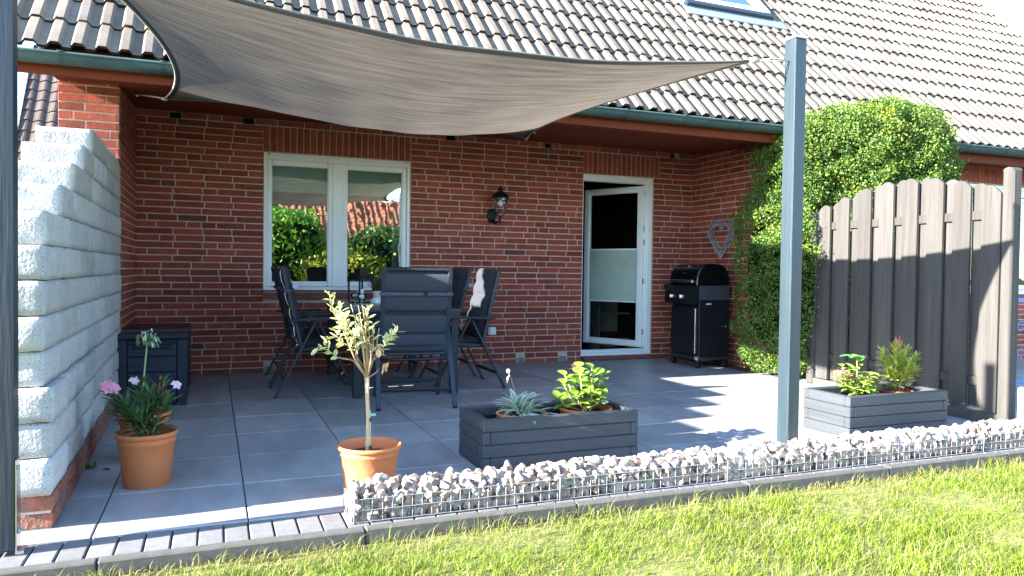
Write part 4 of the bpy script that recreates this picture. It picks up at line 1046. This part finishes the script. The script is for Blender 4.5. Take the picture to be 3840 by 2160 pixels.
MB().lathe([(.0445, .0358), (.0466, .0375), (.0440, .041)], 32, col=(.12, .14, .15)).build('band', 'plain', t, True)
m = MB()
for j in range(34):
    for i in range(22):
        x, y = -.17 + i * .0158, -.28 + j * .0165; k = random.uniform(.7, 1.1); m.box(x, x + .015, y, y + .0155, 0, .003 + rv(.0012), .001, (.62 * k, .50 * k, .35 * k))
o = m.build('table_mat', 'plain', None); o.location = (2.13, -.86, TH + .0006); tag(o, 'woven straw mat under the lantern and heather pot on the table', 'mat')

# ------------------------------------------------------------------ wall lamp, socket, heart
t = thing('wall_lamp', 'black lantern wall lamp with clear glass between window and door', 'lamp', (3.777, -.155, 0))
m = MB()
m.lathe([(.060, 1.918), (.108, 1.924), (.112, 1.930), (.104, 1.938), (.092, 1.962), (.070, 1.992), (.045, 2.008), (.030, 2.012), (.030, 2.030), (.040, 2.034), (.036, 2.042), (.020, 2.052), (.009, 2.058), (.012, 2.066), (.011, 2.076), (0, 2.082)], 28); m.build('hood', 'black_panel', t, True, ang=40)
m = MB(); m.lathe([(.097, 1.917), (.100, 1.920), (.1125, 1.9262), (.113, 1.9285)], 28, col=(.9, .9, .88)); m.build('rim', 'steel', t, True)
MB().lathe([(.088, 1.917), (.088, 1.875), (.083, 1.835), (.066, 1.790), (.040, 1.762), (.0, 1.752)], 28).build('glass', 'clear_glass', t, True)
m = MB()
for k in range(4):
    a = k * PI / 2 + .5; m.tube([(r * math.cos(a), r * math.sin(a), z) for r, z in ((.097, 1.918), (.098, 1.85), (.090, 1.80), (.066, 1.757), (.030, 1.732), (.008, 1.728))], .0045, 6)
m.lathe([(.010, 1.735), (.017, 1.727), (.012, 1.715), (.014, 1.700), (.010, 1.670), (.013, 1.655), (.007, 1.640), (.009, 1.632), (0, 1.622)], 14); m.build('cage', 'black_panel', t, True, ang=40)
MB().lathe([(0, 1.838), (.018, 1.842), (.027, 1.858), (.029, 1.876), (.022, 1.895), (.014, 1.906), (.013, 1.918)], 20, col=(.85, .85, .80)).build('bulb', 'plain_gloss', t, True)
m = MB(); n = 24; vs = []
for (k, dy) in ((1.0, .154), (1.0, .146), (.82, .132), (.5, .126)):
    for i in range(n): a = 2 * PI * i / n; vs.append((-.052 + .052 * k * math.cos(a), dy, 1.735 + .098 * k * math.sin(a) * (1 + .12 * math.cos(2 * a))))
fs = [[r * n + i, r * n + (i + 1) % n, (r + 1) * n + (i + 1) % n, (r + 1) * n + i] for r in range(3) for i in range(n)] + [[3 * n + i for i in range(n)]]
m.add(vs, fs); m.build('backplate', 'black_panel', t, True)
m = MB(); m.tube([(-.05, .13, 1.70), (-.045, .09, 1.668), (-.03, .05, 1.655), (-.012, .015, 1.668), (0, 0, 1.69)], [.010, .011, .011, .010, .009], 8); m.tube([(-.05, .13, 1.67), (-.04, .10, 1.645), (-.02, .06, 1.640)], .008, 8); m.build('arm', 'black_panel', t, True)
t = thing('wall_socket', 'white weatherproof wall socket low on the brick wall behind the chair', 'socket', (3.7, 0, .34))
MB().box(0, .092, -.030, -.001, 0, .092, .012).build('housing', 'upvc', t); MB().box(.014, .078, -.042, -.030, .012, .080, .006, (.9, .95, 1)).build('cover', 'upvc', t)
t = thing('wicker_heart', 'grey wicker heart wreath hanging on the brick wall above the barbecue', 'wreath', (XR - .035, -.672, 1.57))
m = MB()
def heart(a): return (16 * math.sin(a) ** 3 / 16 * .205, (13 * math.cos(a) - 5 * math.cos(2 * a) - 2 * math.cos(3 * a) - math.cos(4 * a)) / 16 * .235 - .02)
for k in range(130):
    a0 = rv(PI); span = random.uniform(.35, .9); ry, rz_ = rv(.072), rv(.042); rx = rv(.022); pts = []
    for i in range(6):
        a = a0 + span * (i / 5 - .5); y, z = heart(a); pts.append((rx + rv(.005), -(y * (1 + ry * 3.2)), z * (1 + ry * 3.2) + rz_ * .3 + rv(.004)))
    c = random.uniform(.55, 1.35); m.tube(pts, random.uniform(.003, .0062), 5, (c, c * .98, c * 1.02))
m.build('twig_ring', 'twig', t, True)
m = MB(); m.tube([(0, .06, .18), (.015, .035, .30), (.025, .02, .345)], .002, 5, (1.2, 1.2, 1.2)); m.tube([(0, -.01, .20), (.015, .015, .30), (.025, .02, .345)], .002, 5, (1.2, 1.2, 1.2)); m.tube([(.034, .02, .35), (.01, .022, .352)], .004, 6, (.8, .8, .8)); m.build('hanging_cord', 'twig', t, True)

# ------------------------------------------------------------------ barbecue: front faces the patio (-X)
t = thing('barbecue', 'black gas barbecue on castors in the corner beside the hedge', 'barbecue', (5.865, -1.095, 0))
# local axes: x depth into the wall, y along the front (0 near the camera, .54 far)
BW, BDp = .545, .43
MB().box(.012, BDp, .0, BW, .135, .784, .006).build('cabinet', 'black_panel', t)
d = MB().box(-.004, .011, .03, BW - .006, .165, .70, .005, (1.3, 1.3, 1.4)).build('door', 'black_panel', t)
m = MB(); m.box(-.022, -.0045, .034, .050, .17, .69, .003); m.build('handle', 'steel', d)
MB().box(-.006, BDp + .005, -.006, BW + .006, .095, .134, .004, (2.6, 2.6, 2.7)).build('base_frame', 'black_panel', t)
MB().box(.0, BDp, -.004, BW + .004, .785, .955, .006, (5, 5, 5)).build('firebox', 'black_panel', t)
m = MB(); m.prism([(.0, .955), (-.045, .945), (-.088, .885), (-.088, .745), (-.0, .735)], 1, -.006, BW + .006); m.build('control_panel', 'black_panel', t)
for y in (.20, .395):
    m = MB(); m.lathe([(.036, 0), (.036, .004), (.027, .006), (.025, .026), (.022, .029), (0, .029)], 24); m.box(-.006, .006, -.023, .023, .026, .040, .003); m.v = [(-.088 - v[2], y + v[0], .825 + v[1]) for v in m.v]; m.build('knob', 'steel', t, True, ang=40)
for x in (.12, .30): pass
m = MB(); n = 22; vs = []; fs = []
for (y, ins) in ((-.002, .012), (.008, 0), (BW - .008, 0), (BW + .002, .012)):
    for i in range(n + 1):
        a = PI * i / n; ex = .62
        cx, cz = -math.copysign(abs(math.cos(a)) ** ex, math.cos(a)), abs(math.sin(a)) ** .85
        vs.append((.195 + (.235 - ins) * cx * -1 if False else .200 + (.232 - ins) * cx, y, .958 + (.250 - ins) * cz))
for r in range(3):
    for i in range(n): a = r * (n + 1) + i; fs.append([a, a + 1, a + n + 2, a + n + 1])
fs.append(list(range(n + 1))[::-1]); fs.append([3 * (n + 1) + i for i in range(n + 1)])
m.add(vs, fs); lid = m.build('lid', 'black_enamel', t, True, ang=35)
m = MB(); m.box(-.065, -.052, .045, BW - .045, .985, 1.018, .004, (.85, .85, .85))
for y in (.06, BW - .085): m.box(-.052, -.030, y, y + .025, .990, 1.012, .003)
m.build('handle', 'steel', lid)
m = MB(); m.lathe([(.022, 0), (.022, .010), (.018, .014), (0, .014)], 20); M2 = Matrix.Translation((.047, BW * .47, 1.172)) @ Matrix.Rotation(math.radians(-38), 4, 'Y'); m.v = [tuple(M2 @ Vector(v)) for v in m.v]; m.build('thermometer', 'steel', lid, True, ang=40)
m = MB(); M3 = Matrix.Translation((.0005, BW * .49, 1.118)) @ Matrix.Rotation(math.radians(-62), 4, 'Y')
m.box(-.012, .016, -.010, .010, 0, .002, .0005, (.12, .12, .12), M3); m.box(-.030, -.024, -.028, .028, 0, .0015, 0, (.10, .10, .10), M3); m.build('badge', 'plain', lid)
MB().box(.06, .40, BW + .008, BW + .26, .895, .958, .006).build('side_shelf', 'black_panel', t)
m = MB()
for (y, z) in ((.03, .80), (.03, .93)): pass
m.box(.10, .17, -.0065, -.0045, .735, .752, 0, (.55, .55, .55)); m.build('rating_plate', 'plain', t)
m = MB(); m.box(.14, .30, .10, .30, .060, .094, .01, (.5, .48, .42)); m.build('drip_tray', 'steel', t)
for (x, y) in ((.03, .03), (.03, BW - .03), (BDp - .03, .03), (BDp - .03, BW - .03)):
    c = MB(); c.lathe([(.0, -.013), (.030, -.013), (.036, -.008), (.036, .008), (.030, .013), (0, .013)], 20); c.v = [(x + v[0], y + v[2], .036 + v[1]) for v in c.v]; c.build('wheel', 'blackplastic', t, True, ang=40)
    c = MB(); c.box(x - .020, x + .020, y - .020, y - .015, .034, .085, .002); c.box(x - .020, x + .020, y + .015, y + .020, .034, .085, .002); c.box(x - .026, x + .026, y - .026, y + .026, .084, .0945, .004); c.tube([(x - .012, y - .022, .070), (x - .012, y + .022, .070)], .005, 6, (2, 2, 2)); c.build('castor_fork', 'black_panel', t, True, ang=40)

# ------------------------------------------------------------------ hedge
def leafcloud(name, blobs, n, size, cols, parent, keep=None, mt='hedgeleaf'):
    P, Nn = [], []
    tot = sum(b[3] * b[4] * b[5] for b in blobs)
    area = [(b[3] * b[4] + b[4] * b[5] + b[3] * b[5]) for b in blobs]; ta = sum(area)
    tris = []
    for b in blobs:
        pw = b[6] if len(b) > 6 else 1; nu, nv = 48, 28; A_, E_ = np.meshgrid(np.linspace(0, 2 * PI, nu + 1), np.linspace(-PI / 2, PI / 2, nv + 1))
        d = np.stack([np.cos(A_) * np.cos(E_), np.sin(A_) * np.cos(E_), np.sin(E_)], -1); d = np.sign(d) * np.abs(d) ** pw
        q = np.array(b[:3]) + d * np.array(b[3:6]); a0, a1, a2, a3 = q[:-1, :-1], q[:-1, 1:], q[1:, 1:], q[1:, :-1]
        tris.append(np.concatenate([np.stack([a0, a1, a2], -2).reshape(-1, 3, 3), np.stack([a0, a2, a3], -2).reshape(-1, 3, 3)]))
    T_ = np.concatenate(tris); nr = np.cross(T_[:, 1] - T_[:, 0], T_[:, 2] - T_[:, 0]); ar_ = np.linalg.norm(nr, axis=1); ar_ = np.where(nr[:, 1] > .45 * ar_, 0, ar_) if size < .06 else ar_; nr = nr / np.maximum(ar_, 1e-9)[:, None]
    pk = rng.choice(len(T_), n, p=ar_ / ar_.sum()); r1_, r2_ = rng.random((n, 1)), rng.random((n, 1)); fl_ = (r1_ + r2_) > 1; r1_ = np.where(fl_, 1 - r1_, r1_); r2_ = np.where(fl_, 1 - r2_, r2_)
    p = T_[pk, 0] + (T_[pk, 1] - T_[pk, 0]) * r1_ + (T_[pk, 2] - T_[pk, 0]) * r2_; nn = nr[pk]
    lump = .062 * np.sin(p[:, 0] * 9 + 2 * np.sin(p[:, 2] * 7)) * np.sin(p[:, 2] * 11 + p[:, 1] * 6) + .042 * np.sin(p[:, 0] * 23 + p[:, 1] * 19) * np.sin(p[:, 2] * 21)
    off_ = lump * min(1, size / .03) - np.abs(rng.normal(0, 1.5 * size, n)) + (rng.random(n) < .09) * rng.uniform(0, 3.4 * size, n)
    P.append(p + nn * off_[:, None]); Nn.append(nn)
    P = np.concatenate(P); Nn = np.concatenate(Nn)
    ins = np.zeros(len(P), bool)
    for b in blobs:
        q = (P - np.array(b[:3])) / np.array(b[3:6]); pw = b[6] if len(b) > 6 else 1
        ins |= (np.abs(q) ** (2 / pw)).sum(1) < .62
    m = ~ins
    if keep is not None: m &= keep(P)
    P = P[m]; Nn = Nn[m]; k = len(P)
    d = Nn * .38 + rng.normal(0, .62, (k, 3)) + np.array([0, 0, .22]); d /= np.linalg.norm(d, axis=1)[:, None]
    sd_ = np.cross(d, rng.normal(size=(k, 3))); sd_ /= np.linalg.norm(sd_, axis=1)[:, None]
    L = rng.uniform(.6, 1.2, (k, 1)) * size; v = np.concatenate([P, P + d * L * .5 + sd_ * L * .36, P + d * L, P + d * L * .5 - sd_ * L * .36]); ar = np.arange(k)
    F = np.stack([ar, ar + k, ar + 2 * k, ar + 3 * k], 1)
    c0, c1, c2 = [np.array(c) for c in cols]; t_ = rng.random((k, 1)); c = c0 * (1 - t_) + c1 * t_
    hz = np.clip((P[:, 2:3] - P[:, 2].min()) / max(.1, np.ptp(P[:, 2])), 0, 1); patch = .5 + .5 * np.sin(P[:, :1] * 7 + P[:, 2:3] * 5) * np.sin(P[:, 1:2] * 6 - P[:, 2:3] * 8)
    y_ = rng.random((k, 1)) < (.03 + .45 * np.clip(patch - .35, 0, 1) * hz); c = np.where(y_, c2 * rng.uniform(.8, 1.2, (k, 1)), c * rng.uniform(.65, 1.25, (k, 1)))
    return npmesh(name, v, F, c, mt, parent)
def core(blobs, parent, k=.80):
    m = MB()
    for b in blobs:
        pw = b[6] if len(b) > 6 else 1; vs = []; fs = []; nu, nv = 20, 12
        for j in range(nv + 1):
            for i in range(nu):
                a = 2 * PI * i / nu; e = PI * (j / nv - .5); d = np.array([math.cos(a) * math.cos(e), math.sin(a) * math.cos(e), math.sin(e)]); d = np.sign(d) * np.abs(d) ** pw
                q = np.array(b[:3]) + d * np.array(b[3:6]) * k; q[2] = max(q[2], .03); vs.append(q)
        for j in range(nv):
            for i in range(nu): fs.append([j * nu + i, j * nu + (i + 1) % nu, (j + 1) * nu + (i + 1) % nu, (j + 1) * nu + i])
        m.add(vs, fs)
    return m.build('shade_core', 'core', parent, True)  # near-black hull under the leaves, stands for the shaded depth of the foliage
hd = thing('hedge_shrub', 'large clipped bright green evergreen shrub between house corner and fence', 'shrub')
HB = [(6.42, -1.86, 1.05, .52, .40, 1.02, .62), (6.68, -1.88, 2.02, .60, .48, .80, .72), (7.22, -2.0, 2.12, .72, .55, .78, .75), (7.60, -2.05, 2.20, .80, .55, .80, .8), (7.15, -2.1, .9, .62, .45, .95, .7), (7.80, -2.0, 2.12, .55, .5, .62, .8), (7.45, -2.0, 2.65, .55, .45, .32, .9)]
HB += [(6.10, -2.34, .98, .20, .30, .80, .8)]
def keepH(P): return (P[:, 2] > .05) & ~((P[:, 0] > XR - .01) & (P[:, 1] > PYF - .01)) & (P[:, 0] < 8.38) & ~((np.abs(P[:, 0] - 6.17) < .07) & (P[:, 1] < -2.5)) & (P[:, 1] < -.6)
leafcloud('foliage', HB, 300000, .0265, [(.055, .13, .026), (.15, .235, .034), (.36, .38, .04)], hd, keepH)
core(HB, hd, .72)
m = MB()
for (x, y) in ((6.35, -1.95), (6.6, -2.05), (7.1, -2.1)): m.tube([(x, y, 0), (x + .05, y + .02, .2), (x - .02, y + .05, .6)], [.03, .026, .02], 8)
m.build('trunk', 'bark', hd, True)

# ------------------------------------------------------------------ fence
FA, FB = V(6.222, -2.53, 0), V(6.098, -4.50, 0)
fd = (FB - FA).normalized(); fn = V(-abs(fd.y), fd.x * (1 if fd.y < 0 else -1), 0).normalized()
fe = thing('wooden_fence', 'weathered grey wooden fence panel with arched top of double boards', 'fence', FA, math.atan2(fd.y, fd.x))
# local x runs along the fence, local -y... front side towards the patio
fr = -1
def topz(s): return 1.745 + .165 * math.sin(PI * min(1, max(0, (s - .10) / 1.85)))
def fboard(m, s0, wd, front, k):
    s1 = s0 + wd; zt0, zt1 = topz(s0), topz(s1); zb = .095; y0, y1 = (fr * .045, fr * .024) if front else (fr * -.021, fr * .0)
    poly = [(s0, zb), (s1, zb), (s1, zt1 - .035)]
    for i in range(1, 8): u = 1 - i / 8; poly.append((s0 + wd * u, zt0 + (zt1 - zt0) * u - .035 + .040 * math.sin(PI * u)))
    poly.append((s0, zt0 - .035)); b = 1 + rv(.15)
    m.prism(poly, 1, y0, y1, (b, b, b))
front_s = [.045, .285, .545, .795, 1.045, 1.292, 1.534, 1.783]; back_s = [.172, .428, .678, .928, 1.175, 1.418, 1.668]
for s0 in front_s:
    m = MB(); fboard(m, s0, .152, True, 0); m.build('board', 'fence_wood', fe)
for s0 in back_s:
    m = MB(); fboard(m, s0, .150, False, 0); m.build('board', 'fence_wood', fe)
for z in (.27, 1.53):
    m = MB(); m.box(.0, 1.93, min(fr * .0235, fr * .0005), max(fr * .0235, fr * .0005), z, z + .068, .003, (.8, .78, .75)); m.build('rail', 'fence_wood', fe)
for (s, h, zb) in ((-.05, 1.70, .02), (1.985, 1.885, -.02)):
    m = MB(); m.box(s - .045, s + .045, -.045, .045, zb, h, .012); m.prism([(s - .045, h - .012), (s - .03, h + .006), (s, h + .014), (s + .03, h + .006), (s + .045, h - .012)], 1, -.043, .043); m.build('post', 'fence_wood', fe)
m = MB(); m.box(-.02, 1.94, -.03, .03, -.02, .082, .004); m.build('concrete_base', 'kerb', fe)
# gate behind the fence
ga = thing('metal_gate', 'blue wrought metal garden gate glimpsed behind the fence post', 'gate', (6.75, -3.05, 0), math.radians(-18))
m = MB(); m.box(0, 1.5, -.012, .012, .86, .90, .003); m.box(0, 1.5, -.012, .012, .08, .12, .003); m.box(0, .035, -.014, .014, 0, .9, .003); m.box(1.465, 1.5, -.014, .014, 0, .9, .003); m.build('frame', 'gate_paint', ga)
m = MB()
for k in range(11): x = .13 + k * .125; m.tube([(x, 0, .1), (x, 0, .88)], .007, 6)
for k in range(5):
    for z in (.35, .62): m.tube([(.19 + k * .25 + .05 * math.cos(a) * (1 - a / 9), 0, z + .07 * math.sin(a) * (1 - a / 9)) for a in np.linspace(0, 7, 18)], .006, 5)
m.build('bars', 'gate_paint', ga, True)

# ------------------------------------------------------------------ garden behind the viewer (seen in the window reflection)
def shrub(label, blobs, n, size, cols, loc):
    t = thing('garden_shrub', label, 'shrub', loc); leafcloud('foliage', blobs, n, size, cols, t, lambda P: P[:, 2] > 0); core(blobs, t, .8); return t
gs = [((2.6, -15.2, LZ), 1.35, 2.9, 'tall light green leafy shrub reflected in the left window pane', [(.11, .28, .03), (.2, .42, .05), (.40, .50, .06)]),
      ((4.3, -14.6, LZ), 1.35, 1.7, 'low yellow green shrub reflected near the foot of the left pane', [(.25, .30, .03), (.40, .42, .05), (.5, .5, .07)]),
      ((6.2, -15.6, LZ), 1.6, 2.55, 'dark green shrub reflected in the right window pane', [(.035, .10, .025), (.07, .17, .035), (.2, .28, .04)]),
      ((8.6, -15.0, LZ), 1.5, 2.5, 'round mid green shrub reflected at the right of the right pane', [(.05, .14, .03), (.10, .24, .04), (.22, .32, .05)]),
      ((.4, -15.5, LZ), 1.3, 2.6, 'green garden shrub standing across the lawn behind the viewer', [(.05, .14, .03), (.10, .24, .04), (.22, .32, .05)])]
for (loc, r, h, lab, cols) in gs: shrub(lab, [(0, 0, h * .45, r, r * .8, h * .55, .8), (r * .4, .2, h * .6, r * .6, r * .6, h * .38, .9), (-r * .4, -.1, h * .55, r * .55, r * .6, h * .42, .9)], 9000, .13, cols, loc)
rh = thing('garden_house', 'house with red tiled roof reflected in the patio window', 'house', (6.2, -26.5, LZ))
MB().box(-7, 7, -8, 0, 0, 2.6).build('wall', 'render_wall', rh)
m = MB()
for i in range(48):
    x0 = -7.2 + i * .3
    for j in range(9):
        s = j * .36; ya, yb = .5 - s * .75, .5 - (s + .37) * .75; za, zb = 2.35 + s * .66, 2.35 + (s + .37) * .66; k = random.uniform(.7, 1.2)
        for (xa, xb, ha, hb) in ((x0, x0 + .1, .0, .07), (x0 + .1, x0 + .2, .07, .0), (x0 + .2, x0 + .3, 0, 0)):
            m.add([(xa, ya, za + ha + .03), (xb, ya, za + hb + .03), (xb, yb, zb + hb), (xa, yb, zb + ha)], [[0, 1, 2, 3]], (k, k, k)); m.add([(xa, ya, za + ha - .03), (xb, ya, za + hb - .03), (xb, ya, za + hb + .03), (xa, ya, za + ha + .03)], [[0, 1, 2, 3]], (.4, .4, .4))
m.build('roof', 'redroof', rh)

# ------------------------------------------------------------------ light and camera
AZ = .075; EL = math.atan(.381 / math.sqrt(1 + AZ * AZ))
w = bpy.data.worlds.new('World'); S.world = w; w.use_nodes = True; N = w.node_tree.nodes; bg = N['Background']
sky = N.new('ShaderNodeTexSky'); sky.sky_type = 'NISHITA'; sky.sun_disc = False; sky.sun_elevation = EL; sky.sun_rotation = math.atan2(-1, -AZ); sky.air_density = 1.0; sky.dust_density = .3; sky.ozone_density = 1.8
wb = N.new('ShaderNodeMix'); wb.data_type = 'RGBA'; wb.blend_type = 'MULTIPLY'; wb.inputs[0].default_value = 1; wb.inputs[7].default_value = (.91, 1.0, 1.09, 1)
w.node_tree.links.new(sky.outputs[0], wb.inputs[6]); w.node_tree.links.new(wb.outputs[2], bg.inputs[0]); bg.inputs[1].default_value = .112
sl = bpy.data.lights.new('sun', 'SUN'); sl.energy = 5; sl.angle = math.radians(.5); sl.color = (1, .955, .88)
so_ = bpy.data.objects.new('sun', sl); COL.objects.link(so_); so_.rotation_euler = Vector((1, AZ, -.381)).to_track_quat('-Z', 'Y').to_euler()
cam = bpy.data.cameras.new('camera'); co = bpy.data.objects.new('camera', cam); COL.objects.link(co); S.camera = co
yaw, pitch, roll = .3830562785573608, -.02354077582630462, .012722794984151862
f_ = Vector((math.sin(yaw) * math.cos(pitch), math.cos(yaw) * math.cos(pitch), math.sin(pitch))); r0 = Vector((math.cos(yaw), -math.sin(yaw), 0)); u0 = r0.cross(f_)
r1 = r0 * math.cos(roll) + u0 * math.sin(roll); u1 = u0 * math.cos(roll) - r0 * math.sin(roll)
co.matrix_world = Matrix(((r1.x, u1.x, -f_.x, .696581), (r1.y, u1.y, -f_.y, -8.190965), (r1.z, u1.z, -f_.z, 1.100874), (0, 0, 0, 1)))
cam.sensor_width = 36; cam.lens = 1870.566 / 2576 * 36; cam.clip_end = 1000; cam.clip_start = .05
S.view_settings.view_transform = 'Standard'; S.view_settings.look = 'None'; S.view_settings.exposure = 0; S.view_settings.gamma = 1
S.cycles.film_exposure = 8.0
S.render.engine = 'CYCLES'; S.cycles.max_bounces = 7; S.cycles.diffuse_bounces = 4; S.cycles.transparent_max_bounces = 12; S.cycles.use_denoising = True
